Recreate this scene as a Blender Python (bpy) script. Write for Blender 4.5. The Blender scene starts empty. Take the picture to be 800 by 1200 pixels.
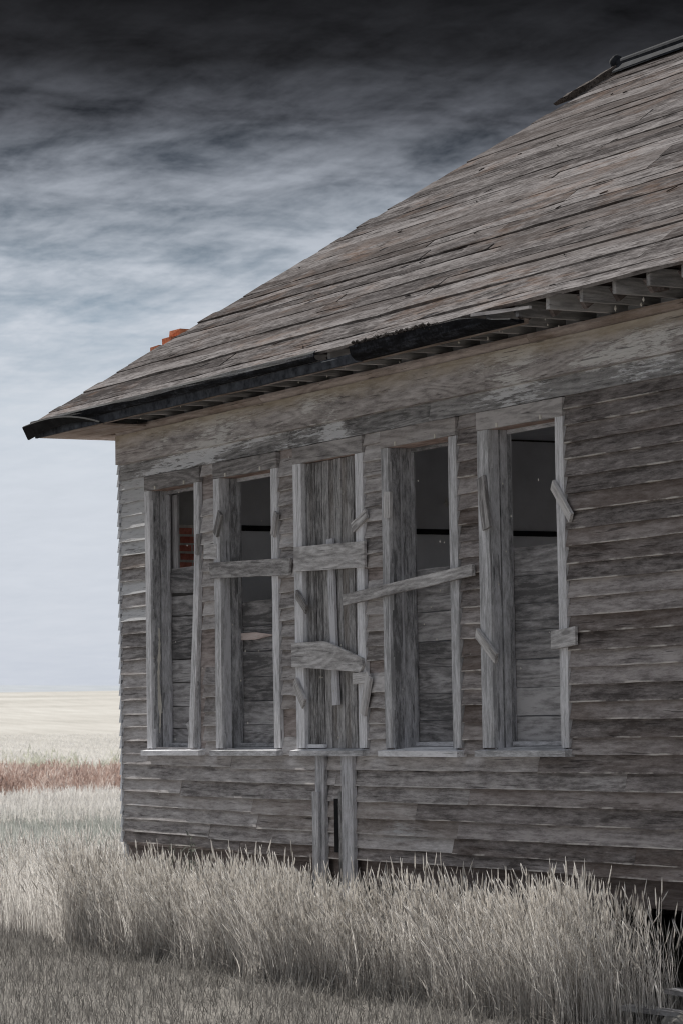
import bpy, math, random
import numpy as np
from mathutils import Matrix, Vector, noise
random.seed(7)
rng = np.random.default_rng(11)
sc = bpy.context.scene
COL = sc.collection

# ------------------------------------------------------------------ camera
CAM = (24.493, -11.022, 1.90)
cam_d = bpy.data.cameras.new('camera')
cam = bpy.data.objects.new('camera', cam_d)
COL.objects.link(cam)
# right, up and backward axes of the camera in the world
Rx = Vector((0.47591702, 0.8793495, -0.01573045))
Ry = Vector((0.07013514, -0.02011712, 0.99733463))
Rz = Vector((0.87668925, -0.47575179, -0.07124738))
m = Matrix((Rx, Ry, Rz)).transposed().to_4x4()
m.translation = Vector(CAM)
cam.matrix_world = m
cam_d.sensor_fit = 'VERTICAL'
cam_d.sensor_height = 36.0
cam_d.lens = 3500.0 / 1200.0 * 36.0
cam_d.clip_start = 0.5
cam_d.clip_end = 20000
cam_d.dof.use_dof = True
cam_d.dof.focus_distance = 22.0
cam_d.dof.aperture_fstop = 9.0
sc.camera = cam

# ------------------------------------------------------------------ world
SUN_EL = math.radians(35)
SUN_DIR = Vector((-math.cos(SUN_EL) * math.cos(math.radians(1.3)), -math.cos(SUN_EL) * math.sin(math.radians(1.3)), math.sin(SUN_EL)))
world = bpy.data.worlds.new('World')
sc.world = world
world.use_nodes = True
nt = world.node_tree
nt.nodes.clear()


def N(nt, t, **k):
    n = nt.nodes.new(t)
    for a, v in k.items():
        if a in ('loc',):
            continue
        setattr(n, a, v)
    return n


def L(nt, a, b):
    nt.links.new(a, b)


def mathn(nt, op, a, b=None, c=None, clamp=False):
    n = nt.nodes.new('ShaderNodeMath')
    n.operation = op
    n.use_clamp = clamp
    for i, v in enumerate((a, b, c)):
        if v is None:
            continue
        if isinstance(v, (int, float)):
            n.inputs[i].default_value = v
        else:
            nt.links.new(v, n.inputs[i])
    return n.outputs[0]


def srgb(r, g, b):
    def f(c):
        c /= 255.0
        return c / 12.92 if c <= 0.04045 else ((c + 0.055) / 1.055) ** 2.4
    return (f(r), f(g), f(b), 1.0)


def ramp(nt, fac, stops, interp='LINEAR'):
    n = nt.nodes.new('ShaderNodeValToRGB')
    cr = n.color_ramp
    cr.interpolation = interp
    while len(cr.elements) < len(stops):
        cr.elements.new(0.5)
    for e, (p, c) in zip(cr.elements, stops):
        e.position = p
        e.color = c if len(c) == 4 else (*c, 1)
    nt.links.new(fac, n.inputs[0])
    return n.outputs[0]


def mixc(nt, fac, a, b, blend='MIX'):
    n = nt.nodes.new('ShaderNodeMix')
    n.data_type = 'RGBA'
    n.blend_type = blend
    for s, v in ((n.inputs[0], fac), (n.inputs[6], a), (n.inputs[7], b)):
        if isinstance(v, (int, float)):
            s.default_value = v
        elif isinstance(v, (tuple, list)):
            s.default_value = v if len(v) == 4 else (*v, 1)
        else:
            nt.links.new(v, s)
    return n.outputs[2]


def noisen(nt, vec, scale, detail=4, rough=0.55, dist=0.0):
    n = nt.nodes.new('ShaderNodeTexNoise')
    n.inputs['Scale'].default_value = scale
    n.inputs['Detail'].default_value = detail
    n.inputs['Roughness'].default_value = rough
    n.inputs['Distortion'].default_value = dist
    nt.links.new(vec, n.inputs['Vector'])
    return n.outputs['Fac']


def mapping(nt, vec, scale=(1, 1, 1), loc=(0, 0, 0), rot=(0, 0, 0)):
    n = nt.nodes.new('ShaderNodeMapping')
    n.inputs['Scale'].default_value = scale
    n.inputs['Location'].default_value = loc
    n.inputs['Rotation'].default_value = rot
    nt.links.new(vec, n.inputs['Vector'])
    return n.outputs[0]


def build_world():
    tc = N(nt, 'ShaderNodeTexCoord')
    sep = N(nt, 'ShaderNodeSeparateXYZ')
    L(nt, tc.outputs['Generated'], sep.inputs[0])
    dz = sep.outputs[2]
    # cloud sheet: project the view direction on a level layer of cloud
    den = mathn(nt, 'MAXIMUM', mathn(nt, 'ADD', dz, 0.10), 0.02)
    cx = mathn(nt, 'DIVIDE', sep.outputs[0], den)
    cy = mathn(nt, 'DIVIDE', sep.outputs[1], den)
    comb = N(nt, 'ShaderNodeCombineXYZ')
    L(nt, cx, comb.inputs[0])
    L(nt, cy, comb.inputs[1])
    v = comb.outputs[0]
    rot = math.radians(-61)
    big = noisen(nt, mapping(nt, v, (1, 1, 1), (3.1, 1.7, 0), (0, 0, rot)), 1.1, 3, 0.5, 0.3)
    puff = noisen(nt, mapping(nt, v, (1, 1, 1), (0, 0, 0.4), (0, 0, rot)), 7.0, 10, 0.64, 0.3)
    wisp = noisen(nt, mapping(nt, v, (0.7, 3.4, 1), (5, 2, 0), (0, 0, rot + 0.25)), 3.2, 7, 0.62, 0.3)
    # elevation, bent a little by the large noise
    e = mathn(nt, 'ADD', dz, mathn(nt, 'MULTIPLY', mathn(nt, 'SUBTRACT', big, 0.5), 0.03))
    t = mathn(nt, 'DIVIDE', e, 0.30, clamp=True)
    # storm cloud darkens upward, pale haze at the horizon
    base = ramp(nt, t, [
        (0.0, srgb(196, 202, 214)), (0.10, srgb(203, 209, 219)), (0.26, srgb(204, 210, 219)),
        (0.36, srgb(194, 204, 215)), (0.45, srgb(150, 166, 181)), (0.53, srgb(110, 126, 141)),
        (0.60, srgb(74, 82, 93)), (0.66, srgb(44, 47, 53)), (0.73, srgb(22, 22, 24)), (0.82, srgb(8, 8, 9)), (1.0, srgb(8, 8, 9))])
    lit = ramp(nt, t, [
        (0.0, srgb(204, 210, 220)), (0.10, srgb(210, 215, 224)), (0.26, srgb(211, 217, 226)),
        (0.36, srgb(210, 216, 224)), (0.45, srgb(204, 210, 219)), (0.53, srgb(188, 195, 205)),
        (0.60, srgb(156, 162, 172)), (0.66, srgb(106, 109, 117)), (0.73, srgb(52, 53, 57)), (0.82, srgb(26, 26, 28)), (1.0, srgb(26, 26, 28))])
    cm = mathn(nt, 'ADD', mathn(nt, 'MULTIPLY', puff, 0.72), mathn(nt, 'ADD', mathn(nt, 'MULTIPLY', wisp, 0.36), mathn(nt, 'MULTIPLY', big, .14)))
    rip = noisen(nt, mapping(nt, v, (1, 1.5, 1), (8, 3, 0), (0, 0, rot)), 17.0, 8, 0.65, 0.3)
    cm = mathn(nt, 'ADD', cm, mathn(nt, 'MULTIPLY', mathn(nt, 'SUBTRACT', rip, 0.5), 0.20))
    mask = N(nt, 'ShaderNodeMapRange', clamp=True)
    mask.inputs[1].default_value = 0.42
    mask.inputs[2].default_value = 0.76
    L(nt, cm, mask.inputs[0])
    col = mixc(nt, mask.outputs[0], base, lit)
    # overhead, out of view, the cloud deck is set pale to light the shaded wall
    over = N(nt, 'ShaderNodeMapRange', clamp=True)
    over.interpolation_type = 'SMOOTHSTEP'
    over.inputs[1].default_value = 0.27
    over.inputs[2].default_value = 0.75
    L(nt, dz, over.inputs[0])
    deck = mixc(nt, mask.outputs[0], srgb(176, 182, 190), srgb(206, 210, 217))
    col = mixc(nt, over.outputs[0], col, deck)
    sky = N(nt, 'ShaderNodeTexSky')
    sky.sky_type = 'NISHITA'
    sky.sun_disc = False
    sky.sun_elevation = SUN_EL
    sky.sun_rotation = math.atan2(SUN_DIR.x, SUN_DIR.y)
    sky.dust_density = 2.0
    cl = N(nt, 'ShaderNodeVectorMath', operation='SCALE')
    cl.inputs['Scale'].default_value = 7.07   # for exposure +0.5
    L(nt, col, cl.inputs[0])
    fin = mixc(nt, 0.9985, sky.outputs[0], cl.outputs[0])
    bg = N(nt, 'ShaderNodeBackground')
    bg.inputs[1].default_value = 0.10
    L(nt, fin, bg.inputs[0])
    out = N(nt, 'ShaderNodeOutputWorld')
    L(nt, bg.outputs[0], out.inputs[0])


build_world()
sun_d = bpy.data.lights.new('sun', 'SUN')
sun_d.energy = 4.4
sun_d.angle = math.radians(0.6)
sun_d.color = (1.0, 0.965, 0.91)
sun = bpy.data.objects.new('sun', sun_d)
sun.rotation_euler = (-SUN_DIR).to_track_quat('-Z', 'Y').to_euler()
COL.objects.link(sun)
sc.view_settings.view_transform = 'Standard'
sc.view_settings.look = 'None'
sc.view_settings.exposure = 0.5
sc.view_settings.gamma = 1.0
sc.cycles.use_denoising = True
sc.cycles.denoising_prefilter = 'ACCURATE'
sc.cycles.use_adaptive_sampling = False
sc.cycles.sample_clamp_indirect = 1.0
sc.cycles.max_bounces = 6
sc.cycles.filter_width = 1.1
sc.cycles.diffuse_bounces = 4

# ------------------------------------------------------------------ object helpers


def tag(o, label=None, cat=None, group=None, kind=None):
    for k, v in (('label', label), ('category', cat), ('group', group), ('kind', kind)):
        if v:
            o[k] = v
    return o


def empty(name, loc=(0, 0, 0)):
    o = bpy.data.objects.new(name, None)
    o.location = loc
    o.empty_display_size = 0.3
    COL.objects.link(o)
    return o


def link(name, me, mat, parent=None, mw=None):
    o = bpy.data.objects.new(name, me)
    COL.objects.link(o)
    if mat:
        if not me.materials:
            me.materials.append(mat)
    if parent:
        o.parent = parent
    if mw is not None:
        o.matrix_basis = mw
    return o


def mesh(name, vs, fs, smooth=False):
    me = bpy.data.meshes.new(name)
    me.from_pydata([tuple(v) for v in vs], [], fs)
    me.update()
    if smooth:
        for p in me.polygons:
            p.use_smooth = True
    return me


def box_data(vs, fs, a, b):
    (x0, y0, z0), (x1, y1, z1) = a, b
    n = len(vs)
    vs += [(x0, y0, z0), (x1, y0, z0), (x1, y1, z0), (x0, y1, z0), (x0, y0, z1), (x1, y0, z1), (x1, y1, z1), (x0, y1, z1)]
    fs += [(n, n + 3, n + 2, n + 1), (n + 4, n + 5, n + 6, n + 7), (n, n + 1, n + 5, n + 4), (n + 1, n + 2, n + 6, n + 5), (n + 2, n + 3, n + 7, n + 6), (n + 3, n, n + 4, n + 7)]


def boxes(name, items, mat, parent=None, mw=None):
    vs, fs = [], []
    for a, b in items:
        box_data(vs, fs, a, b)
    return link(name, mesh(name, vs, fs), mat, parent, mw)


def board_mesh(name, Ln, W, T, T2=None, seg=0.28, jit=0.0015, warp=0.002, slantL=0.0, slantR=0.0, edge=None):
    """A sawn board: x along its length, z across its width, front at y = 0 .. -T. T2 = thickness at the upper edge."""
    if T2 is None:
        T2 = T
    n = max(2, min(14, int(Ln / seg)))
    vs, fs = [], []
    s0 = random.random() * 300
    s1 = random.random() * 300
    je = jit if edge is None else edge
    for i in range(n + 1):
        t = i / n
        x = Ln * t
        xb, xt = x, x
        if i == 0:
            xt += slantL
            xt += random.uniform(-jit, jit)
        if i == n:
            xt += slantR
            xt += random.uniform(-jit, jit)
        if 0 < i < n:
            q = (1 - t) * slantL + t * slantR
            xt += q
        wv = noise.noise((x * 1.3 + s0, 0, s1)) * warp
        eb = noise.noise((x * 3.1 + s0, 5, 0)) * je * 2 + random.uniform(-je, je) * 0.5
        et = noise.noise((x * 2.7 + s1, 9, 0)) * jit * 2 + random.uniform(-jit, jit) * 0.5
        vs += [(xb, -T + wv, eb), (xt, -T2 + wv, W + et), (xt, 0, W + et), (xb, 0, eb)]
    for i in range(n):
        a, b = 4 * i, 4 * (i + 1)
        fs += [(a, b, b + 1, a + 1), (a + 1, b + 1, b + 2, a + 2), (a + 2, b + 2, b + 3, a + 3), (a + 3, b + 3, b, a)]
    fs += [(0, 1, 2, 3), (4 * n, 4 * n + 3, 4 * n + 2, 4 * n + 1)]
    return mesh(name, vs, fs)


def hboard(name, x0, x1, z, W, y, T, mat, parent, T2=None, tilt=0.0, **k):
    """Horizontal board on a wall facing -y: lower edge at z."""
    me = board_mesh(name, x1 - x0, W, T, T2, **k)
    mw = Matrix.Translation((x0, y, z)) @ Matrix.Rotation(-tilt, 4, 'Y')
    return link(name, me, mat, parent, mw)


def vboard(name, x0, x1, z0, z1, y, T, mat, parent, lean=0.0, **k):
    """Vertical board on a wall facing -y; its grain runs along local x."""
    me = board_mesh(name, z1 - z0, x1 - x0, T, **k)
    mw = Matrix.Translation((x1, y, z0)) @ Matrix.Rotation(-math.pi / 2 + lean, 4, 'Y')
    return link(name, me, mat, parent, mw)


def sboard(name, p, q, W, y, T, mat, parent, out=0.0, **k):
    """Board nailed on at a slant, its middle line from p to q (x, z)."""
    d = Vector((q[0] - p[0], q[1] - p[1]))
    a = math.atan2(d.y, d.x)
    me = board_mesh(name, d.length, W, T, **k)
    mw = Matrix.Translation((p[0], y, p[1])) @ Matrix.Rotation(-a, 4, 'Y') @ Matrix.Rotation(out, 4, 'X') @ Matrix.Translation((0, 0, -W / 2))
    return link(name, me, mat, parent, mw)


# ------------------------------------------------------------------ materials
def newmat(name):
    m = bpy.data.materials.new(name)
    m.use_nodes = True
    m.node_tree.nodes.clear()
    return m, m.node_tree


def finish(nt, col, rough=0.85, bump=None, bstr=0.4, bdist=0.004, spec=0.25, trans=None, metallic=0.0):
    p = N(nt, 'ShaderNodeBsdfPrincipled')
    if isinstance(col, tuple):
        p.inputs['Base Color'].default_value = col
    else:
        L(nt, col, p.inputs['Base Color'])
    if isinstance(rough, (int, float)):
        p.inputs['Roughness'].default_value = rough
    else:
        L(nt, rough, p.inputs['Roughness'])
    p.inputs['Specular IOR Level'].default_value = spec
    p.inputs['Metallic'].default_value = metallic
    if bump is not None:
        b = N(nt, 'ShaderNodeBump')
        b.inputs['Strength'].default_value = bstr
        b.inputs['Distance'].default_value = bdist
        L(nt, bump, b.inputs['Height'])
        L(nt, b.outputs[0], p.inputs['Normal'])
    o = N(nt, 'ShaderNodeOutputMaterial')
    if trans:
        t = N(nt, 'ShaderNodeBsdfTranslucent')
        L(nt, col, t.inputs[0])
        mx = N(nt, 'ShaderNodeMixShader')
        mx.inputs[0].default_value = trans
        L(nt, p.outputs[0], mx.inputs[1])
        L(nt, t.outputs[0], mx.inputs[2])
        L(nt, mx.outputs[0], o.inputs[0])
    else:
        L(nt, p.outputs[0], o.inputs[0])
    return p


def maprange(nt, v, a, b, c=0.0, d=1.0, smooth=False):
    n = N(nt, 'ShaderNodeMapRange', clamp=True)
    if smooth:
        n.interpolation_type = 'SMOOTHSTEP'
    for i, q in zip((1, 2, 3, 4), (a, b, c, d)):
        n.inputs[i].default_value = q
    L(nt, v, n.inputs[0])
    return n.outputs[0]


def wood(name, dark, mid, light, vary=0.35, grainy=1.0, paint=None, butt=None, rust=None, brown=None, bstr=0.55, top=None, ring=.13, crk=.6):
    m, nt = newmat(name)
    tc = N(nt, 'ShaderNodeTexCoord')
    oi = N(nt, 'ShaderNodeObjectInfo')
    geo = N(nt, 'ShaderNodeNewGeometry')
    obj = tc.outputs['Object']
    rnd = oi.outputs['Random']
    off = N(nt, 'ShaderNodeCombineXYZ')
    L(nt, mathn(nt, 'MULTIPLY', rnd, 61.0), off.inputs[0])
    L(nt, mathn(nt, 'MULTIPLY', rnd, 17.3), off.inputs[1])
    L(nt, mathn(nt, 'MULTIPLY', rnd, 37.0), off.inputs[2])
    add = N(nt, 'ShaderNodeVectorMath', operation='ADD')
    L(nt, obj, add.inputs[0])
    L(nt, off.outputs[0], add.inputs[1])
    v = add.outputs[0]
    # long annual rings cut by the saw, with cathedral figures
    figure = noisen(nt, mapping(nt, v, (0.55, 2.2, 4.4)), 1.0, 2, 0.5, 0.3)
    rings = mathn(nt, 'PINGPONG', mathn(nt, 'MULTIPLY', figure, 26.0), 1.0)
    fine = noisen(nt, mapping(nt, v, (8.0, 34, 46)), 1.0, 8, 0.82)
    streak = noisen(nt, mapping(nt, v, (1.7, 9, 24)), 1.0, 5, 0.62)
    blotch = noisen(nt, mapping(nt, v, (1.6, 5, 8)), 1.3, 6, 0.66)
    crackn = noisen(nt, mapping(nt, v, (2.0, 20, 60), (7, 3, 1)), 1.0, 4, 0.55)
    crack = maprange(nt, crackn, 0.325, 0.355)
    s = mathn(nt, 'ADD', mathn(nt, 'MULTIPLY', fine, 0.62 * grainy), mathn(nt, 'MULTIPLY', streak, 0.34))
    s = mathn(nt, 'ADD', s, mathn(nt, 'MULTIPLY', blotch, 0.40))
    s = mathn(nt, 'ADD', s, mathn(nt, 'MULTIPLY', rings, ring))
    s = mathn(nt, 'ADD', s, mathn(nt, 'MULTIPLY', mathn(nt, 'SUBTRACT', rnd, 0.5), vary))
    mean = 0.31 * grainy + 0.17 + 0.20 + ring * .5
    t = maprange(nt, s, mean - 0.15, mean + 0.15)
    col = ramp(nt, t, [(0.0, dark), (0.5, mid), (1.0, light)])
    if brown:
        bn = noisen(nt, mapping(nt, v, (0.5, 3, 3), (1, 8, 4)), 1.2, 3, 0.6)
        bm = maprange(nt, mathn(nt, 'ADD', bn, mathn(nt, 'MULTIPLY', mathn(nt, 'SUBTRACT', mathn(nt, 'FRACT', mathn(nt, 'MULTIPLY', rnd, 7.7)), 0.5), 0.5)), 0.5, 0.75)
        col = mixc(nt, mathn(nt, 'MULTIPLY', bm, brown[1]), col, brown[0])
    # knots
    kn = N(nt, 'ShaderNodeTexVoronoi')
    kn.inputs['Scale'].default_value = 1.0
    L(nt, mapping(nt, v, (1.3, 4.0, 4.5)), kn.inputs['Vector'])
    kmask = maprange(nt, kn.outputs['Distance'], 0.055, 0.10, 1.0, 0.0)
    col = mixc(nt, mathn(nt, 'MULTIPLY', kmask, 0.6), col, dark)
    if rust:
        rn = noisen(nt, mapping(nt, geo.outputs['Position'], (0.55, 0.9, 1.6), (rust[2], 0, 0)), 1.6, 4, 0.62, 0.4)
        rn2 = noisen(nt, mapping(nt, v, (3, 12, 14)), 1.0, 4, 0.6)
        rm = mathn(nt, 'MULTIPLY', maprange(nt, rn, 0.52, 0.68), maprange(nt, rn2, 0.40, 0.60))
        col = mixc(nt, mathn(nt, 'MULTIPLY', rm, rust[1]), col, rust[0])
    height = mathn(nt, 'ADD', mathn(nt, 'MULTIPLY', fine, 0.5), mathn(nt, 'ADD', mathn(nt, 'MULTIPLY', streak, 0.5), mathn(nt, 'MULTIPLY', rings, ring)))
    if paint:
        pcol, big_lo, big_hi, sp_lo, sp_hi = paint
        pos = geo.outputs['Position']
        big = noisen(nt, mapping(nt, pos, (0.55, 0.55, 2.2), (2.2, 0, 5)), 1.15, 3, 0.55, 0.4)
        sp = noisen(nt, mapping(nt, v, (5, 42, 55)), 1.0, 9, 0.78)
        pm = mathn(nt, 'ADD', mathn(nt, 'MULTIPLY', maprange(nt, big, big_lo, big_hi), 0.20), sp)
        pm = maprange(nt, pm, sp_lo, sp_hi)
        col = mixc(nt, mathn(nt, 'MULTIPLY', pm, 0.75), col, pcol)
        height = mathn(nt, 'ADD', height, mathn(nt, 'MULTIPLY', pm, 0.25))
    if butt:
        sx = N(nt, 'ShaderNodeSeparateXYZ')
        L(nt, obj, sx.inputs[0])
        bn = noisen(nt, mapping(nt, v, (4.5, 3, 60)), 1.0, 6, 0.72)
        edge = maprange(nt, mathn(nt, 'ADD', sx.outputs[2], mathn(nt, 'MULTIPLY', bn, -0.030)), -0.009, -0.004, 1.0, 0.0)
        em = mathn(nt, 'MULTIPLY', edge, maprange(nt, noisen(nt, mapping(nt, v, (0.9, 1, 1), (4, 4, 4)), 3.2, 5), 0.47, 0.56))
        col = mixc(nt, mathn(nt, 'MULTIPLY', em, butt[1]), col, butt[0])
    if top:
        sx = N(nt, 'ShaderNodeSeparateXYZ')
        L(nt, obj, sx.inputs[0])
        tn = noisen(nt, mapping(nt, v, (2.2, 3, 9)), 1.0, 6, 0.7)
        tm = maprange(nt, mathn(nt, 'ADD', sx.outputs[2], mathn(nt, 'MULTIPLY', mathn(nt, 'SUBTRACT', tn, 0.5), 0.22)), top[2], top[3])
        col = mixc(nt, mathn(nt, 'MULTIPLY', tm, top[1]), col, top[0])
    cd = mathn(nt, 'SUBTRACT', 1.0, crack)
    col = mixc(nt, mathn(nt, 'MULTIPLY', cd, crk), col, tuple(c * 0.25 for c in dark[:3]))
    height = mathn(nt, 'ADD', height, mathn(nt, 'MULTIPLY', crack, 0.35))
    finish(nt, col, 1.0, height, bstr, 0.008, 0.0)
    return m


def G(v, w=0.0, b=0.0):
    """near-neutral base colour: w warms, b cools"""
    return (v * (1 + w), v, v * (1.015 + b * .8 - w * 0.35), 1)


WHITE = (0.55, 0.56, 0.58, 1)
M = {}
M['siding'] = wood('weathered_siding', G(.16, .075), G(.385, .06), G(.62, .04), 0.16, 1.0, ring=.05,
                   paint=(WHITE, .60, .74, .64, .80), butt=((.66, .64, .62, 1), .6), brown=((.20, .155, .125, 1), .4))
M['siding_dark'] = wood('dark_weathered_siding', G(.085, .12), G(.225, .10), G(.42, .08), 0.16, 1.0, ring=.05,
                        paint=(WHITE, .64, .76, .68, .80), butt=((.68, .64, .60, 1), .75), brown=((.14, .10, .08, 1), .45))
M['siding_left'] = wood('whitewashed_siding', G(.36, 0, .08), G(.58, 0, .10), G(.75, 0, .10), 0.3, 1.0,
                        paint=((.75, .78, .82, 1), .3, .6, .40, .6))
M['siding_painted'] = wood('paint_worn_siding', G(.13, .03), G(.28, .03), G(.44, .03), 0.25, 1.0,
                           paint=((.70, .71, .73, 1), .2, .5, .50, .66), butt=((.70, .70, .70, 1), .8))
M['frieze'] = wood('frieze_wood', G(.20, .09), G(.40, .08), G(.58, .06), 0.10, 1.1,
                   paint=((.80, .79, .78, 1), .42, .58, .61, .68), top=((.50, .42, .31, 1), .65, .13, .26))
M['band'] = wood('band_wood', G(.14, .02), G(.30, .02), G(.46, .02), 0.15, 1.1,
                 paint=((.85, .86, .89, 1), .40, .54, .60, .66))
M['crown'] = wood('moulding_wood', G(.20, .16), G(.38, .15), G(.54, .13), 0.15, 1.0, brown=((.20, .14, .09, 1), .5))
M['trim'] = wood('casing_wood', G(.34, 0, .02), G(.64, 0, .03), G(.88, 0, .03), 0.20, 1.2, ring=.03, bstr=.5)
M['jamb'] = wood('jamb_wood', G(.17, 0, .03), G(.40, 0, .04), G(.62, 0, .05), 0.22, 1.5, ring=.03, bstr=.5,
                 paint=((.55, .62, .70, 1), .6, .72, .74, .84))
M['headwood'] = wood('head_casing_wood', G(.17, .05), G(.33, .05), G(.50, .05), 0.2, 1.0, brown=((.16, .11, .08, 1), .4))
M['headunder'] = wood('sheltered_brown_wood', G(.20, .35), G(.34, .32), G(.5, .25), 0.2, 1.0)
M['infill'] = wood('infill_plank_wood', G(.11, .02, .02), G(.26, .03, .02), G(.44, .02, .02), 0.22, 0.9, bstr=.6, ring=.12)
M['brace'] = wood('brace_wood', G(.19, .04), G(.42, .03), G(.68, .02), 0.24, 1.1, bstr=.6, ring=.11)
M['vplank'] = wood('vertical_plank_wood', G(.11, .03), G(.29, .02), G(.50, .02), 0.14, 1.8, ring=.04, bstr=.8, brown=((.16, .12, .09, 1), .4))
M['sheath'] = wood('sheathing_wood', G(.14, .18), G(.28, .15), G(.42, .12), 0.2, 1.0)
M['roof'] = wood('roof_board_wood', G(.052, .11), G(.125, .09), G(.24, .07), 0.24, 1.7, bstr=1.0, crk=.8,
                 rust=((.19, .115, .075, 1), .42, 3.0), ring=.05, brown=((.08, .066, .06, 1), .5))
M['rafter'] = wood('rafter_wood', G(.20, .02), G(.36, .02), G(.5, .02), 0.25, 1.0)
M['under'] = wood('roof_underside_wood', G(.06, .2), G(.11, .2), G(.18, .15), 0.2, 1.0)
M['fresh'] = wood('fresh_split_wood', G(.30, .25), G(.48, .2), G(.6, .15), 0.2, 1.0)


def mat_tar():
    m, nt = newmat('tarred_metal')
    tc = N(nt, 'ShaderNodeTexCoord')
    v = tc.outputs['Object']
    n1 = noisen(nt, mapping(nt, v, (2.2, 9, 16)), 1.4, 6, 0.65)
    n2 = noisen(nt, v, 38, 4, 0.6)
    t = mathn(nt, 'ADD', mathn(nt, 'MULTIPLY', n1, .7), mathn(nt, 'MULTIPLY', n2, .3))
    col = ramp(nt, t, [(0.38, (.004, .004, .005, 1)), (0.50, (.012, .0125, .015, 1)), (0.60, (.035, .038, .047, 1)), (0.72, (.10, .105, .12, 1))])
    finish(nt, col, 0.85, t, 0.7, 0.012, 0.06)
    return m


def mat_simple(name, c0, c1, scale=6.0, rough=.9, bstr=.5, bd=.01, det=6):
    m, nt = newmat(name)
    tc = N(nt, 'ShaderNodeTexCoord')
    oi = N(nt, 'ShaderNodeObjectInfo')
    add = N(nt, 'ShaderNodeVectorMath', operation='ADD')
    L(nt, tc.outputs['Object'], add.inputs[0])
    L(nt, mathn(nt, 'MULTIPLY', oi.outputs['Random'], 50.0), add.inputs[1])
    n1 = noisen(nt, add.outputs[0], scale, det, .65)
    t = mathn(nt, 'ADD', n1, mathn(nt, 'MULTIPLY', mathn(nt, 'SUBTRACT', oi.outputs['Random'], .5), .25))
    col = ramp(nt, t, [(.3, c0), (.7, c1)])
    finish(nt, col, rough, n1, bstr, bd, 0.04)
    return m


M['tar'] = mat_tar()
M['fascia'] = mat_simple('blue_grey_fascia_paint', (.012, .013, .017, 1), (.10, .11, .13, 1), 9, .8, .5, .01)
M['crust'] = mat_simple('tar_crust', (.012, .011, .011, 1), (.14, .12, .11, 1), 40, .95, 1, .02)
M['brick'] = mat_simple('orange_brick', (.28, .085, .045, 1), (.66, .26, .14, 1), 22, .9, .6, .006)
M['brick_dark'] = mat_simple('red_brick', (.46, .13, .09, 1), (.80, .32, .24, 1), 22, .9, .6, .006)
M['mortar'] = mat_simple('mortar', (.55, .50, .46, 1), (.8, .76, .70, 1), 30, .95)
M['plaster'] = mat_simple('old_plaster', (.34, .33, .32, 1), (.5, .49, .48, 1), 5, .95)
M['wallin'] = mat_simple('interior_plaster', (.62, .62, .64, 1), (.80, .80, .82, 1), 2.2, .95, .2)
M['wallin2'] = mat_simple('interior_upper_plaster', (.50, .50, .52, 1), (.68, .68, .71, 1), 1.6, .95, .2)
M['dark'] = mat_simple('dark_rail_paint', (.012, .012, .013, 1), (.03, .03, .032, 1), 8)
M['stone'] = mat_simple('field_stone', (.10, .095, .09, 1), (.27, .26, .245, 1), 9, .95, .8, .02)
M['metal'] = mat_simple('ridge_metal', (.010, .011, .013, 1), (.035, .038, .045, 1), 14, .85, .3)
M['nail'] = mat_simple('white_flake', (.55, .53, .48, 1), (.75, .72, .66, 1), 20)


def mat_ground():
    m, nt = newmat('ground_soil_and_field')
    geo = N(nt, 'ShaderNodeNewGeometry')
    pos = geo.outputs['Position']
    # distance from the house, used to change lawn soil into the dry crop field
    d = N(nt, 'ShaderNodeVectorMath', operation='LENGTH')
    L(nt, pos, d.inputs[0])
    dist = d.outputs['Value']
    n1 = noisen(nt, pos, 1.2, 6, .65)
    n2 = noisen(nt, pos, 18, 5, .7)
    near = ramp(nt, mathn(nt, 'ADD', mathn(nt, 'MULTIPLY', n1, .4), mathn(nt, 'MULTIPLY', n2, .6)),
                [(.30, (.13, .12, .11, 1)), (.55, (.24, .225, .205, 1)), (.75, (.40, .38, .35, 1))])
    row = mapping(nt, pos, (.5, 1, 1), (0, 0, 0), (0, 0, math.radians(28)))
    f1 = noisen(nt, mapping(nt, row, (.004, .03, 1)), 1.0, 6, .6)
    f2 = noisen(nt, mapping(nt, row, (.05, .6, 1)), 1.0, 5, .65)
    f3 = noisen(nt, mapping(nt, row, (.6, 4, 1)), 1.0, 4, .7)
    ft = mathn(nt, 'ADD', mathn(nt, 'MULTIPLY', f1, .45), mathn(nt, 'ADD', mathn(nt, 'MULTIPLY', f2, .35), mathn(nt, 'MULTIPLY', f3, .2)))
    field = ramp(nt, ft, [(.36, (.34, .325, .295, 1)), (.5, (.46, .44, .405, 1)), (.64, (.55, .535, .50, 1))])
    lo = maprange(nt, mathn(nt, 'ADD', dist, mathn(nt, 'MULTIPLY', n1, 8.0)), 52, 66)
    col = mixc(nt, lo, near, field)
    far = ramp(nt, f1, [(.3, (.34, .37, .40, 1)), (.7, (.42, .44, .47, 1))])  # pale blue painted on the far hills in place of haze
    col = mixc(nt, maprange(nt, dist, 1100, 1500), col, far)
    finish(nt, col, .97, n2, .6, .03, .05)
    return m


def mat_grass(name, c0, c1, c2, trans=.35, tipdark=None):
    m, nt = newmat(name)
    a = N(nt, 'ShaderNodeAttribute')
    a.attribute_name = 'tone'
    col = ramp(nt, a.outputs['Fac'], [(0.0, c0), (.5, c1), (1.0, c2)])
    finish(nt, col, .9, None, spec=.04, trans=trans)
    return m


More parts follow.
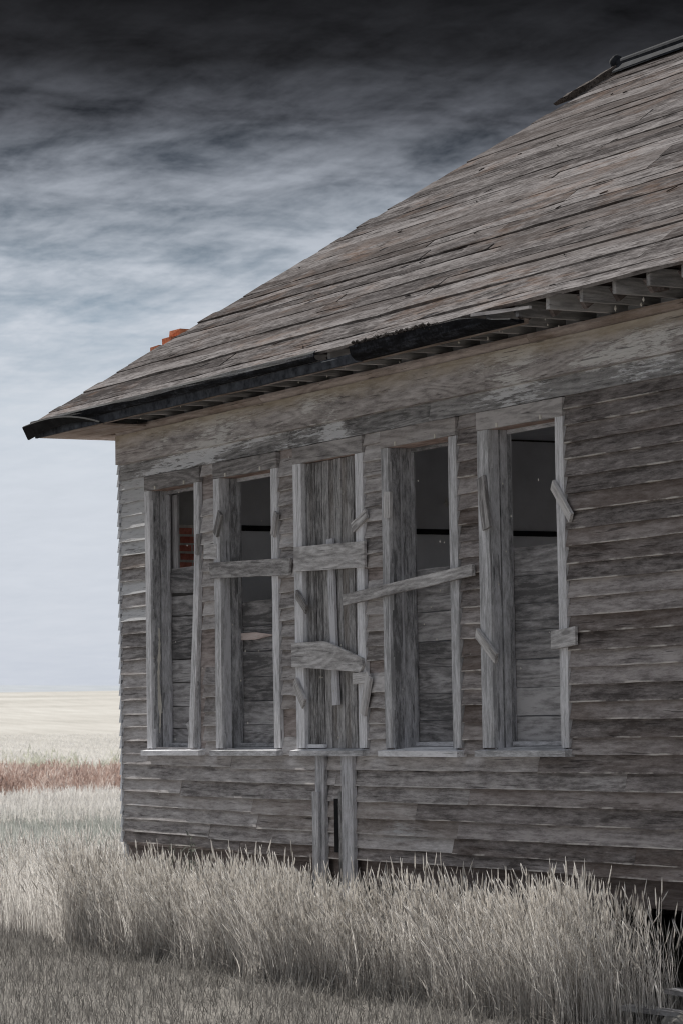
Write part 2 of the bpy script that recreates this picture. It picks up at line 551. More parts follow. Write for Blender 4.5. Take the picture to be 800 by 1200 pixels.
M['ground'] = mat_ground()
M['tallgrass'] = mat_grass('dry_tall_grass', (.22, .20, .185, 1), (.66, .63, .595, 1), (.98, .955, .92, 1), .35)
M['shortgrass'] = mat_grass('grey_short_grass', (.07, .066, .062, 1), (.20, .19, .18, 1), (.46, .445, .42, 1), .3)
M['midgrass'] = mat_grass('grey_green_grass', (.30, .32, .29, 1), (.48, .49, .46, 1), (.62, .62, .59, 1), .3)
M['palegrass'] = mat_grass('pale_grass', (.54, .51, .475, 1), (.70, .68, .65, 1), (.84, .82, .80, 1), .3)
M['redweed'] = mat_grass('red_weed', (.30, .20, .165, 1), (.52, .395, .35, 1), (.82, .755, .70, 1), .3)
M['greenweed'] = mat_grass('green_weed', (.42, .43, .34, 1), (.58, .59, .50, 1), (.72, .72, .64, 1), .3)
M['weed'] = mat_grass('weed_leaf', (.07, .075, .06, 1), (.16, .17, .15, 1), (.30, .31, .29, 1), .3)

# ------------------------------------------------------------------ ground


def terrain_h(x, y):
    d = math.hypot(x, y)
    if d < 110:
        return 0.0
    t = min(1.0, (d - 110) / 800.0)
    h = 13.6 * (t * t * (3 - 2 * t)) * 0.55 + 13.6 * 0.45 * t
    if d > 910:
        u = min(1, (d - 910) / 700)
        h -= 10 * u * u
    if d > 1600:
        u = min(1, (d - 1600) / 2600)
        h += (64 + 9 * math.sin(math.atan2(y, x) * 9) + 6 * noise.noise((x / 700, y / 700, 0))) * u * u * (3 - 2 * u)
    return h


def build_ground():
    vs, fs = [], []
    rad = [0, 3, 6, 10, 15, 22, 32, 45, 60, 80, 105, 140, 190, 250, 320, 400, 500, 600, 700, 800, 900, 1000, 1150, 1350, 1600, 2000, 2500, 3000, 3500, 4200, 5500, 7000]
    nseg = 128
    vs.append((0, 0, 0))
    for r in rad[1:]:
        for k in range(nseg):
            a = 2 * math.pi * k / nseg
            x, y = r * math.cos(a), r * math.sin(a)
            vs.append((x, y, terrain_h(x, y) - 0.0))
    for k in range(nseg):
        fs.append((0, 1 + k, 1 + (k + 1) % nseg))
    for i in range(len(rad) - 2):
        for k in range(nseg):
            a = 1 + i * nseg + k
            b = 1 + i * nseg + (k + 1) % nseg
            fs.append((a, a + nseg, b + nseg, b))
    o = link('ground', mesh('ground', vs, fs, True), M['ground'])
    o['kind'] = 'structure'
    return o


build_ground()

# ------------------------------------------------------------------ schoolhouse
LEN, DEP = 12.2, 6.6
house = tag(empty('schoolhouse', (0, 0, 0)), 'abandoned grey weathered wooden schoolhouse with boarded windows and bare hip roof', 'building')

SILL = 1.675
WIN = [  # outer left, inner left, inner right, outer right, reveal depth
    (0.55, 0.655, 1.545, 1.665, .162),
    (1.93, 2.05, 2.99, 3.10, .160),
    (3.38, 3.52, 4.41, 4.53, .10),
    (4.82, 4.925, 5.82, 5.935, .195),
    (6.23, 6.385, 7.265, 7.365, .15)]
HEADZ, HEADT = 3.985, 4.115
BOT, FRZ = 0.87, 4.27

# --- walls
front = boxes('front_wall',
              [((0.02, .02, BOT), (LEN, .05, SILL + .02)), ((0.02, .02, HEADZ + .03), (LEN, .05, 4.60))] +
              [((a, .02, SILL + .02), (b, .05, HEADZ + .03)) for a, b in
               [(0.02, WIN[0][1] - .01), (WIN[0][2] + .01, WIN[1][1] - .01), (WIN[1][2] + .01, WIN[2][1] - .01), (WIN[2][2] + .01, WIN[3][1] - .01), (WIN[3][2] + .01, WIN[4][1] - .01), (WIN[4][2] + .01, LEN)]],
              M['sheath'], house)
front.location.y = .016
left = boxes('left_wall', [((.0, .06, -.3), (.03, DEP, 4.60))], M['sheath'], house)
BWX = [1.3, 3.6, 5.9, 8.2, 10.5]  # unseen window openings, added to let light into the interior
boxes('back_wall', [((.02, DEP, -.3), (LEN, DEP + .03, 1.75)), ((.02, DEP, 3.98), (LEN, DEP + .03, 4.60))] +
      [((a, DEP, 1.75), (b, DEP + .03, 3.98)) for a, b in zip([.02] + [q + .95 for q in BWX], BWX + [LEN])], M['siding'], house)
boxes('right_wall', [((LEN, .06, -.3), (LEN + .03, 2.4, 4.60)), ((LEN, 3.5, -.3), (LEN + .03, DEP, 4.60)), ((LEN, 2.4, -.3), (LEN + .03, 3.5, .97)), ((LEN, 2.4, 3.2), (LEN + .03, 3.5, 4.60))], M['siding'], house)  # doorway gap out of view, added so more light reaches the rooms

# row heights of the clapboards
rows = [BOT, .962, 1.073, 1.193, 1.317, 1.436, 1.556, SILL]
k = (FRZ - SILL) / 22
rows += [SILL + k * i for i in range(1, 22)]
rows.append(FRZ)
TH, T2 = .038, .004


def clap(x0, x1, r, mat, dy=0.0, dz=0.0, tilt=0.0, lap=.022, **kw):
    W = rows[r + 1] - rows[r] + lap
    return hboard('clapboard', x0, x1, rows[r] + dz, W, .022 + dy, TH, mat, front, T2=T2, tilt=tilt, **kw)


# rows below the sills: long boards with butt joints
for r in range(0, 7):
    cuts = [0.0]
    while cuts[-1] < LEN - 1.5:
        cuts.append(cuts[-1] + random.uniform(1.6, 3.8))
    if LEN - cuts[-1] < .8:
        cuts.pop()
    cuts.append(LEN)
    if r == 6:
        cuts = [0.0, 2.18, 6.95, 9.4, LEN]
    if r == 5:
        cuts = [0.0, 4.0, 8.02, LEN]
    if r == 4:
        cuts = [0.0, 1.2, 3.95, 6.0, LEN]
    for a, b in zip(cuts[:-1], cuts[1:]):
        tl = -0.008 if b < 3.5 else random.uniform(-.001, .0012)
        dz = .032 * max(0, 1 - a / 3.2) if b < 3.5 else random.uniform(-.004, .003)
        if b >= 3.5 and a < 1.0:
            tl, dz = -.006, .024
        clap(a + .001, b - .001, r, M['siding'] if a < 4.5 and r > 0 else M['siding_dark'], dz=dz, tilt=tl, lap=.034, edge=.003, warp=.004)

# rows in the window belt
GAPS = [(0.0, WIN[0][0]), (WIN[0][3], WIN[1][0]), (WIN[1][3], WIN[2][0]), (WIN[2][3], WIN[3][0]), (WIN[3][3], WIN[4][0])]
MISSING = {1: {13, 14, 15, 25, 26}, 2: {8, 9, 27}, 3: {12, 18}, 4: set()}
for r in range(7, 28):
    # left of the first window
    clap(0.001, WIN[0][0] - .004, r, M['siding_painted'] if r > 21 or r in (17, 19) else M['siding'], dz=random.uniform(-.006, .004), tilt=random.uniform(-.006, .006), edge=.003, warp=.006)
    for g in range(1, 5):
        if r in MISSING[g]:
            continue
        a, b = GAPS[g]
        tl = random.uniform(-.03, .03) if g < 3 else random.uniform(-.015, .015)
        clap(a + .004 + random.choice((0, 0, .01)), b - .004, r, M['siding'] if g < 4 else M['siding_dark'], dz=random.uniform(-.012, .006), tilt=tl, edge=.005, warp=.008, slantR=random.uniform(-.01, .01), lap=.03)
    # right of the last window: long boards
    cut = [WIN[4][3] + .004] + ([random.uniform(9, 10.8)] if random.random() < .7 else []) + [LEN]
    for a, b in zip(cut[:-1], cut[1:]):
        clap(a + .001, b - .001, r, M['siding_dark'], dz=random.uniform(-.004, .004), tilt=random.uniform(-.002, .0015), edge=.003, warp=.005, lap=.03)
# the band under the frieze
for a, b in ((0, 1.55), (1.55, 3.30), (3.30, 5.55), (5.55, 9.6), (9.6, LEN)):
    me = board_mesh('clapboard', b - a - .002, FRZ - 4.118 + .03, TH, T2, edge=.003)
    link('clapboard', me, M['band'], front, Matrix.Translation((a + .001, .018, 4.122)))

# frieze board, moulding
fz = [(0.0, 2.07), (2.07, 6.4), (6.4, LEN)]
for a, b in fz:
    hboard('frieze_board', a + .0015, b - .0015, FRZ - .004, .259, .014, .062, M['frieze'], front, edge=.002, jit=.002, seg=.35)


def profile_run(name, prof, x0, x1, mat, parent, seg=.5, jit=.002, taper=None):
    """prof: list of (y, z) points, closed; extruded along x."""
    n = max(2, int((x1 - x0) / seg))
    s = random.random() * 99
    vs, fs = [], []
    for i in range(n + 1):
        x = x0 + (x1 - x0) * i / n
        for j, (y, z) in enumerate(prof):
            vs.append((x, y + noise.noise((x * 1.4 + s, j * .7, 1)) * jit * 2, z + noise.noise((x * 1.4 + s, j * .7, 7)) * jit * 2))
    mm = len(prof)
    for i in range(n):
        for j in range(mm):
            a = i * mm + j
            b = i * mm + (j + 1) % mm
            fs.append((a, b, b + mm, a + mm))
    fs.append(tuple(range(mm)))
    fs.append(tuple(reversed([n * mm + j for j in range(mm)])))
    me = mesh(name, [(v[0] - x0, v[1], v[2]) for v in vs], fs)
    return link(name, me, mat, parent, Matrix.Translation((x0, 0, 0)))


crown = [(.012, 4.50), (-.020, 4.505), (-.034, 4.525), (-.045, 4.548), (-.064, 4.566), (-.066, 4.590), (.012, 4.592)]
profile_run('bed_moulding', crown, 0.0, 2.9, M['crown'], front)
profile_run('bed_moulding', crown, 2.903, 7.0, M['crown'], front)
profile_run('bed_moulding', crown, 7.003, LEN, M['crown'], front)

# left wall clapboards, seen end-on at the corner, still whitewashed on that side
lrows = [.12 + i * .118 for i in range(8)]
zl = [BOT + .03 + i * .1173 for i in range(0, 29)]
for i, z in enumerate(zl):
    me = board_mesh('clapboard', DEP, .145, .052, .006, seg=.9, jit=.003, edge=.004)
    mw = Matrix.Translation((-.0, DEP, z + random.uniform(-.005, .005))) @ Matrix.Rotation(-math.pi / 2, 4, 'Z')
    link('clapboard', me, M['siding_left'], left, mw)
boxes('skirt_board', [((-.012, .02, -.3), (-.001, DEP, BOT + .04))], M['siding_left'], left)  # unseen; added down to the ground to keep light out of the crawl space

# --- windows


def window(i):
    xo, xi, xr, xq, dep = WIN[i]
    z0, z1 = SILL + .062, HEADZ
    T = M['trim']
    J = M['jamb']
    bottom_back = z0
    # the window's box: thin frame at the back of the reveal
    fw = .012
    yb = dep
    if i == 2:
        yb = .11
    w = boxes('window', [((xi + fw, yb - .022, z0), (xr - fw, yb + .002, z0 + .03))], J, house)
    boxes('rail', [((xi + fw, yb - .022, z1 - .03), (xr - fw, yb + .002, z1))], J, w)
    for a_ in (xi, xr - fw):
        vs, fs = [], []
        box_data(vs, fs, (0, yb - .02, 0), (z1 - z0, yb + .004, fw))
        link('stile', mesh('stile', vs, fs), J, w, Matrix.Translation((a_ + fw, 0, z0)) @ Matrix.Rotation(-math.pi / 2, 4, 'Y'))
    # casings
    y = .012
    th = .034
    if i == 0:
        vboard('casing', xo, xi, SILL + .05, HEADZ + .0, y, th, T, w, jit=.002)
        # the right casing has come loose and bows away at its foot
        nn = 12
        vs, fs = [], []
        for q in range(nn + 1):
            t = q / nn
            x = -.15 * max(0, (1 - t * 1.35)) ** 1.35 + random.uniform(-.002, .002)
            x += .0
            vs += [(t * 2.26, -th - .012 * (1 - t), -(.0 + x)), (t * 2.26, -th - .012 * (1 - t), -(x) - .098), (t * 2.26, 0, -x - .098), (t * 2.26, 0, -x)]
        for q in range(nn):
            a, b = 4 * q, 4 * q + 4
            fs += [(a, a + 1, b + 1, b), (a + 1, a + 2, b + 2, b + 1), (a + 2, a + 3, b + 3, b + 2), (a + 3, a, b, b + 3)]
        fs += [(0, 3, 2, 1), (4 * nn, 4 * nn + 1, 4 * nn + 2, 4 * nn + 3)]
        o = link('casing', mesh('casing', vs, fs), T, w, Matrix.Translation((xr + .008, y, SILL + .055)) @ Matrix.Rotation(-math.pi / 2, 4, 'Y'))
        tag(o, 'loose casing bowing away at its foot')
    else:
        vboard('casing', xo, xi, SILL + .05, HEADZ + .0, y, th, T, w, jit=.002)
        vboard('casing', xr, xq, SILL + .05, HEADZ + .0, y, th, T, w, jit=.002)
    hx0, hx1 = xo - .0, xq + .0
    hboard('head_casing', hx0, hx1, HEADZ + .002, HEADT - HEADZ, y, th + .004, M['headwood'], w, tilt=random.uniform(-.003, .003))
    # side and head of the reveal
    items = [((xi - .02, .0, z0 - .04), (xi, yb * .42, z1)), ((xi - .02, yb * .42 + .001, z0 - .04), (xi - .006, yb * .52, z1)), ((xi - .02, yb * .52 + .001, z0 - .04), (xi + .002, yb + .02, z1))]
    for k_, it in enumerate(items):
        vs, fs = [], []
        (a0, a1, a2), (b0, b1, b2) = it
        # grain along the length: build lying down, then stand it up
        box_data(vs, fs, (0, a1, 0), (b2 - a2, b1, b0 - a0))
        link('jamb', mesh('jamb', vs, fs), J, w, Matrix.Translation((b0, 0, a2)) @ Matrix.Rotation(-math.pi / 2, 4, 'Y'))
    vs, fs = [], []
    box_data(vs, fs, (0, 0.0, 0), (z1 - z0 + .04, yb + .02, .02))
    link('jamb', mesh('jamb', vs, fs), J, w, Matrix.Translation((xr + .02, 0, z0 - .04)) @ Matrix.Rotation(-math.pi / 2, 4, 'Y'))
    boxes('head_jamb', [((xi - .02, -.004, z1 + .001), (xr + .02, yb + .03, z1 + .02))], M['headunder'], w)
    # sill
    vs = [(0, -.075, -.012), (xq - xo + .05, -.075, -.012), (xq - xo + .05, yb + .02, -.012), (0, yb + .02, -.012),
          (0, -.075, .030), (xq - xo + .05, -.075, .030), (xq - xo + .05, yb + .02, .062), (0, yb + .02, .062)]
    fs = [(0, 3, 2, 1), (4, 5, 6, 7), (0, 1, 5, 4), (1, 2, 6, 5), (2, 3, 7, 6), (3, 0, 4, 7)]
    tl = random.uniform(-.004, .004)
    link('sill', mesh('sill', vs, fs), T, w, Matrix.Translation((xo - .025, 0, SILL + .0)) @ Matrix.Rotation(tl, 4, 'Y'))
    return w


W = [window(i) for i in range(5)]
for w_ in W:
    w_.location.y = .020

# planks nailed behind the openings
INF = {0: [(1.72, .18), (1.90, .19), (2.09, .21), (2.30, .20), (2.50, .19), (2.69, .19), (2.88, .18)],
       1: [(1.72, .20), (1.92, .20), (2.12, .20), (2.32, .21), (2.53, .21), (2.74, .21)],
       3: [(1.72, .21), (1.93, .20), (2.13, .20), (2.33, .19), (2.52, .22), (2.74, .21), (2.95, .12)],
       4: [(1.75, .20), (1.95, .20), (2.15, .20), (2.35, .20), (2.55, .19), (2.74, .20), (2.94, .21)]}
for i, pl in INF.items():
    xo, xi, xr, xq, dep = WIN[i]
    for j, (z, h) in enumerate(pl):
        hboard('plank', xi - .05, xr + .07, z, h - .008, dep + .034 + random.uniform(0, .010), .02, M['infill'], W[i], tilt=random.uniform(-.008, .008), jit=.002)
    dark_behind = 0
# the odd plank at the top of the first window: cut to a rounded end
def rounded_plank():
    vs, fs = [], []
    n = 12
    pts = []
    for q in range(n + 1):
        a = math.pi * q / n - math.pi / 2
        pts.append((.72 + .17 * math.cos(a), .09 + .09 * math.sin(a)))
    pts = [(0, 0)] + pts + [(0, .18)]
    for y in (-.02, 0):
        vs += [(p[0], y, p[1]) for p in pts]
    m_ = len(pts)
    fs.append(tuple(range(m_)))
    fs.append(tuple(reversed(range(m_, 2 * m_))))
    for q in range(m_):
        b = (q + 1) % m_
        fs.append((q, q + m_, b + m_, b))
    o = link('plank', mesh('plank', vs, fs), M['infill'], W[0], Matrix.Translation((.62, WIN[0][4] + .03, 3.085)) @ Matrix.Rotation(.03, 4, 'Y'))
    tag(o, 'plank with a rounded end across the opening')


rounded_plank()
hboard('plank', .62, 1.6, 3.25, .05, WIN[0][4] + .036, .02, M['infill'], W[0])
vboard('plank', .60, .745, 3.10, 3.95, WIN[0][4] + .06, .02, M['infill'], W[0])
# a bright split in the second window
sb = sboard('splinter', (2.0, 2.655), (2.64, 2.65), .06, WIN[1][4] + .012, .012, M['fresh'], W[1], slantR=-.0)
sb.data.vertices  # tapered to a point
nv = len(sb.data.vertices)
for v in sb.data.vertices:
    t = max(0, (v.co.x - .35) / .29)
    v.co.z = .03 + (v.co.z - .03) * (1 - t * .9)
# flaking white paint left on the left reveal of the first window
def paint_streak():
    vs, fs = [], []
    n = 26
    x = WIN[0][1] + .0035
    for q in range(n + 1):
        t = q / n
        z = 1.86 + .92 * t
        c = .052 + .006 * math.sin(t * 9)
        w_ = (.004 + .014 * math.sin(math.pi * t) ** .6) * random.uniform(.35, 1.2)
        vs += [(x, c - w_, z), (x, c + w_, z), (x - .005, c + w_, z), (x - .005, c - w_, z)]
    for q in range(n):
        a, b = 4 * q, 4 * q + 4
        for j in range(4):
            fs.append((a + j, a + (j + 1) % 4, b + (j + 1) % 4, b + j))
    link('paint_streak', mesh('paint_streak', vs, fs), M['nail'], W[0])


paint_streak()
# hornet nest lump in the first window
def lump(name, c, r, mat, parent=None, seed=0, sub=(10, 7), sq=(1, 1, 1), amp=.25):
    vs, fs = [], []
    nu, nv_ = sub
    for a in range(nv_ + 1):
        th_ = math.pi * a / nv_
        for b in range(nu):
            ph = 2 * math.pi * b / nu
            p = Vector((math.sin(th_) * math.cos(ph), math.sin(th_) * math.sin(ph), math.cos(th_)))
            k_ = 1 + amp * noise.noise(p * 1.6 + Vector((seed * 3.1, seed, 0)))
            vs.append((p.x * r * sq[0] * k_, p.y * r * sq[1] * k_, p.z * r * sq[2] * k_))
    for a in range(nv_):
        for b in range(nu):
            i0 = a * nu + b
            i1 = a * nu + (b + 1) % nu
            fs.append((i0, i0 + nu, i1 + nu, i1))
    return link(name, mesh(name, vs, fs), mat, parent, Matrix.Translation(c))


knot = lump('knot_hole_rim', (1.05, WIN[0][4] + .012, 1.915), .055, M['brace'], W[0], 3, sq=(1.9, .3, .9), amp=.5)

# third window: closed with upright planks
edges3 = [3.52, 3.66, 3.77, 3.88, 3.98, 4.10, 4.20, 4.30, 4.41]
deps3 = [.045, .05, .052, .062, .045, .05, .042, .05]
for a, b, d in zip(edges3[:-1], edges3[1:], deps3):
    vboard('plank', a + .002, b - .002, SILL + .05, HEADZ - .004, d, .02, M['vplank'], W[2], jit=.002, warp=.004)
hboard('plank', 3.44, 3.80, SILL + .05, .03, .03, .03, M['trim'], W[2])

# --- braces nailed across
BR = M['brace']
def brace(win, p, q, w, label=None, T=.022, y=-.022, **kw):
    o = sboard('brace', p, q, w, y, T, BR, W[win], **kw)
    if label:
        tag(o, label)
    return o


brace(1, (1.90, 3.215), (3.325, 3.175), .135, 'brace nailed level across the opening', edge=.006, slantR=.03, slantL=-.03)
brace(2, (3.42, 3.225), (4.575, 3.20), .20, 'wide upper brace with swirling grain', edge=.003)
# lower brace of the third window, cut to a point
def lower_brace():
    pts = [(0, 0), (1.12, -.065), (1.17, -.02), (1.155, .04), (.62, .175), (.52, .19), (0, .19)]
    vs = [(x, -.024, z) for x, z in pts] + [(x, 0, z) for x, z in pts]
    n = len(pts)
    fs = [tuple(range(n)), tuple(reversed(range(n, 2 * n)))] + [(q, q + n, (q + 1) % n + n, (q + 1) % n) for q in range(n)]
    o = link('brace', mesh('brace', vs, fs), BR, W[2], Matrix.Translation((3.36, -.024, 2.37)))
    tag(o, 'lower brace sawn off to a point')


lower_brace()
o = vboard('brace', 3.965, 4.06, 2.06, 3.36, .012, .022, M['jamb'], W[2], lean=-.045)
tag(o, 'thin upright slat behind the two wide braces')
brace(3, (4.25, 2.865), (6.185, 2.995), .085, 'long narrow brace nailed on at a slant', y=-.03, T=.028)
brace(2, (4.62, 2.30), (4.505, 1.98), .085, y=-.026, T=.02, slantL=.04)
brace(2, (4.36, 2.255), (4.565, 2.26), .085, y=-.0242, T=.02)
brace(2, (4.385, 3.415), (4.61, 3.51), .075)
brace(2, (3.445, 2.95), (3.61, 2.82), .085, out=.25)
brace(2, (3.39, 2.25), (3.545, 2.075), .11, out=.2)
brace(1, (2.09, 3.69), (1.995, 3.51), .10, out=.15)
brace(1, (3.12, 3.62), (3.045, 3.44), .09, out=.15)
brace(0, (1.655, 3.54), (1.635, 3.365), .05, out=.2)
brace(0, (1.74, 3.385), (1.985, 3.375), .125, y=-.004)
brace(3, (4.945, 3.65), (4.93, 3.455), .10)
brace(4, (6.295, 3.65), (6.37, 3.28), .12, out=.1)
brace(4, (7.245, 3.525), (7.47, 3.28), .085, out=.25)
brace(4, (7.195, 2.455), (7.50, 2.48), .125, out=-.05)
brace(4, (6.20, 2.545), (6.46, 2.355), .085, out=.2)

# pale nail heads / clips under the head casings
def flakes(name, pts, parent, r=.010, mat=None):
    vs, fs = [], []
    for (x, y, z, s) in pts:
        n = len(vs)
        w_, h_ = r * s, r * s * random.uniform(1.2, 2.6)
        vs += [(x - w_, y, z), (x, y - w_, z), (x + w_, y, z), (x, y + w_, z), (x, y, z + h_), (x, y, z - h_ * .7)]
        fs += [(n, n + 1, n + 4), (n + 1, n + 2, n + 4), (n + 2, n + 3, n + 4), (n + 3, n, n + 4), (n + 1, n, n + 5), (n + 2, n + 1, n + 5), (n + 3, n + 2, n + 5), (n, n + 3, n + 5)]
    o = link(name, mesh(name, vs, fs), mat or M['nail'], parent)
    o['kind'] = 'stuff'
    return o


for i in (0, 1, 3, 4):
    xo, xi, xr, xq, dep = WIN[i]
    for x in (xi + .12, xr - .18):
        boxes('clip', [((x, -.034, HEADZ + .004), (x + .02, -.026, HEADZ + .034))], M['nail'], W[i])
flakes('nail_flakes', [(random.uniform(.2, 9), random.uniform(-.45, -.06), random.uniform(4.56, 4.60), random.uniform(.5, 1.1)) for _ in range(26)], house)
flakes('nail_heads', [(random.uniform(.1, 11), -.0065, rows[random.randrange(1, 28)] + random.uniform(.010, .022), random.uniform(.4, .75)) for _ in range(170)
                      ], front)

# --- posts below the third window
vboard('post', 3.72, 3.87, .05, SILL - .012, .012, .032, M['jamb'], house)
vboard('post', 3.70, 3.80, .05, 1.385, -.0215, .02, M['jamb'], house)
vboard('post', 4.15, 4.33, .05, SILL - .012, .012, .035, M['jamb'], house)
vboard('post', 4.085, 4.165, .05, 1.39, .012, .028, M['vplank'], house)
boxes('vent_shade_panel', [((4.00, -.0085, .92), (4.082, -.006, 1.335))], M['dark'], house)  # thin dark panel painted as the shade inside an opening

# --- foundation: sill beam, stone piers, dark crawl space
boxes('sill_beam', [((.05, .06, .68), (LEN, .24, .885))], M['under'], house)
for x in [0.25, 2.2, 4.2, 6.2, 9.6, 11.9]:
    pier = lump('stone_pier', (x, .26, .32), .36, M['stone'], house, int(x * 7), (10, 8), (.7, .45, 1.0), .4)
boxes('floor', [((.1, .25, .89), (LEN - .05, DEP - .02, .97))], M['trim'], house)

# --- interior
boxes('interior_wall', [((.10, .30, .98), (.14, DEP - .05, 3.69)), ((.20, DEP - .09, .98), (LEN - .1, DEP - .05, 1.75)), ((.20, DEP - .09, 3.98), (LEN - .1, DEP - .05, 4.5))] +
      [((a, DEP - .09, 1.75), (b, DEP - .05, 3.98)) for a, b in zip([.20] + [q + .95 for q in BWX], BWX + [LEN - .1])], M['wallin'], house)
boxes('interior_upper_wall', [((.10, .30, 3.69), (.138, DEP - .05, 4.60)), ], M['wallin2'], house)
boxes('picture_rail', [((.139, .80, 3.685), (.17, DEP - .05, 3.735))], M['dark'], house)
boxes('ceiling', [((.1, .1, 4.62), (LEN - .1, DEP - .05, 4.66))], M['wallin2'], house)
boxes('inner_lining', [((.03, .24, .98), (.52, .255, 4.6)), ((1.66, .24, .98), (1.93, .255, 4.6)), ((3.12, .24, .98), (4.82, .255, 4.6)), ((5.95, .24, .98), (6.2, .255, 4.6)), ((7.4, .24, .98), (LEN, .255, 4.6)), ((.03, .241, 4.02), (LEN, .253, 4.6))], M['wallin2'], house)
flakes('plaster_drips', [(.18, 3.3, 3.98, 2.4), (.18, 3.55, 3.25, 2.6), (.6, .34, 4.02, 2.2), (.18, 4.6, 4.55, 2.2), (.18, 4.7, 4.15, 1.2)], house, .012)

# --- chimney: plastered stack indoors, broken brick top above the roof
cx0, cx1, cy0, cy1 = .02, .30, .31, .69
chim = boxes('chimney', [((cx0, cy0, .98), (cx1, cy1, 3.33)), ((cx0, cy0, 3.33), (cx1 - .012, cy1, 3.725)), ((cx0, cy0, 3.725), (cx1, cy1, 5.0)), ((cx0 + .008, cy0 + .008, 5.0), (cx1 - .008, cy1 - .008, 5.22))], M['plaster'], house)
def brick(p, a, b, mat, rz=0):
    vs, fs = [], []
    box_data(vs, fs, (0, 0, 0), (a, b, .056))
    vs = [(v[0] + random.uniform(-.003, .003), v[1] + random.uniform(-.003, .003), v[2] + random.uniform(-.003, .003)) for v in vs]
    return link('brick', mesh('brick', vs, fs), mat, chim, Matrix.Translation(p) @ Matrix.Rotation(rz, 4, 'Z'))


boxes('mortar', [((cx1 - .02, cy0 + .005, 3.325), (cx1 + .001, cy1, 3.72))], M['mortar'], chim)
for c in range(5):
    z = 3.325 + c * .0775
    y = cy0 + .075 - (.10 if c % 2 else 0.0)
    y = max(y, cy0 + .05 + (.03 if c == 4 else 0))
    first = True
    while y < cy1 - .03:
        ln = .20 if not (first and c % 2) else .10
        ln = min(ln, cy1 - y)
        brick((cx1 - .066, y, z), .072, ln - .016, M['brick_dark'])
        y += ln
        first = False
# broken top
boxes('mortar', [((cx0 + .012, cy0 + .012, 5.0), (cx1 - .012, cy1 - .012, 5.235))], M['mortar'], chim)
for c in range(3):
    z = 5.03 + c * .075
    for (a, b, dx, dy) in ((.20, .09, 0, 0), (.09, .2, .0, .10), (.09, .17, .18, .18), (.06, .18, .21, 0), (.06, .18, .21, .185)):
        if c == 2 and dy == .10:
            continue
        brick((cx0 + dx, cy0 + dy, z), min(a, cx1 - cx0 - dx), min(b, cy1 - cy0 - dy) - .01, M['brick'])
for (x, y, z, a, b) in ((.02, .27, 5.255, .20, .085), (.03, .365, 5.255, .2, .09), (.08, .36, 5.33, .20, .09), (.08, .46, 5.33, .21, .17), (.07, .44, 5.405, .22, .15), (.06, .60, 5.33, .22, .04), (.06, .605, 5.405, .2, .08), (.23, .30, 5.255, .07, .3), (.05, .46, 5.255, .17, .17)):
    brick((x, y + .045, z + .035), a, b, M['brick'], random.uniform(-.06, .06))

# ------------------------------------------------------------------ roof
EX, EY, EZ = -.58, -.56, 4.685
PIT = .727
TH_R = math.atan(PIT)
CP, SP = math.cos(TH_R), math.sin(TH_R)
RY = 3.27            # ridge y
RUN = RY - EY
SLOPE = RUN / CP
XR = LEN + .58
RZ = EZ + RUN * PIT
rx0, rx1 = EX + RUN, XR - RUN
dn = .03
ins = .66
roof_vs = [(EX + ins, EY + ins, EZ + ins * PIT - dn), (XR - ins, EY + ins, EZ + ins * PIT - dn), (XR - ins, 2 * RY - EY - ins, EZ + ins * PIT - dn), (EX + ins, 2 * RY - EY - ins, EZ + ins * PIT - dn), (rx0, RY, RZ - dn), (rx1, RY, RZ - dn)]
vs = roof_vs + [(x, y, z - .02) for x, y, z in roof_vs]
fs = [(0, 1, 5, 4), (1, 2, 5), (2, 3, 4, 5), (3, 0, 4), (10, 11, 7, 6), (11, 8, 7), (11, 10, 9, 8), (10, 6, 9), (0, 6, 7, 1), (1, 7, 8, 2), (2, 8, 9, 3), (3, 9, 6, 0)]
roof = link('roof', mesh('roof', vs, fs), M['under'], house)
# boards of the front slope
Rm = Matrix.Rotation(TH_R - math.pi / 2, 4, 'X')
s = 0.0
ri = 0
while s < SLOPE - .06:
    w = random.choice((.09, .11, .12, .13, .14, .16, .19))
    if s + w > SLOPE - .08:
        w = SLOPE - s
    xl = EX + s * CP
    xr_ = XR - s * CP
    cuts = [xl]
    while cuts[-1] < xr_ - 3.5:
        cuts.append(cuts[-1] + random.uniform(3.2, 6.5))
    if xr_ - cuts[-1] < 1.0 and len(cuts) > 1:
        cuts.pop()
    cuts.append(xr_)
    lift = random.uniform(.0, .014)
    for j, (a, b) in enumerate(zip(cuts[:-1], cuts[1:])):
        sl = w * CP if j == 0 else 0
        sr = -w * CP if j == len(cuts) - 2 else 0
        ln = b - a - .003
        lf = lift + random.uniform(0, .002)
        x_start = a + .003 + (random.uniform(-.035, .02) if j == 0 else 0)
        me = board_mesh('roof_board', ln, w - random.choice((.003, .005, .010)), .022, seg=.33, jit=.004, edge=.007 if ri else .012, warp=.010, slantL=sl, slantR=sr)
        mw = Matrix.Translation((x_start, EY + s * CP, EZ + s * SP)) @ Rm @ Matrix.Translation((0, .012 - lf, 0))
        mw = mw @ Matrix.Rotation(random.uniform(-.0016, .0016), 4, 'Y') @ Matrix.Rotation(random.uniform(-.02, .03), 4, 'X')
        link('roof_board', me, M['roof'], roof, mw)
    s += w
    ri += 1


def roof_pt(x, s, h=0.0):
    return Vector((x, EY + s * CP - h * SP, EZ + s * SP + h * CP))


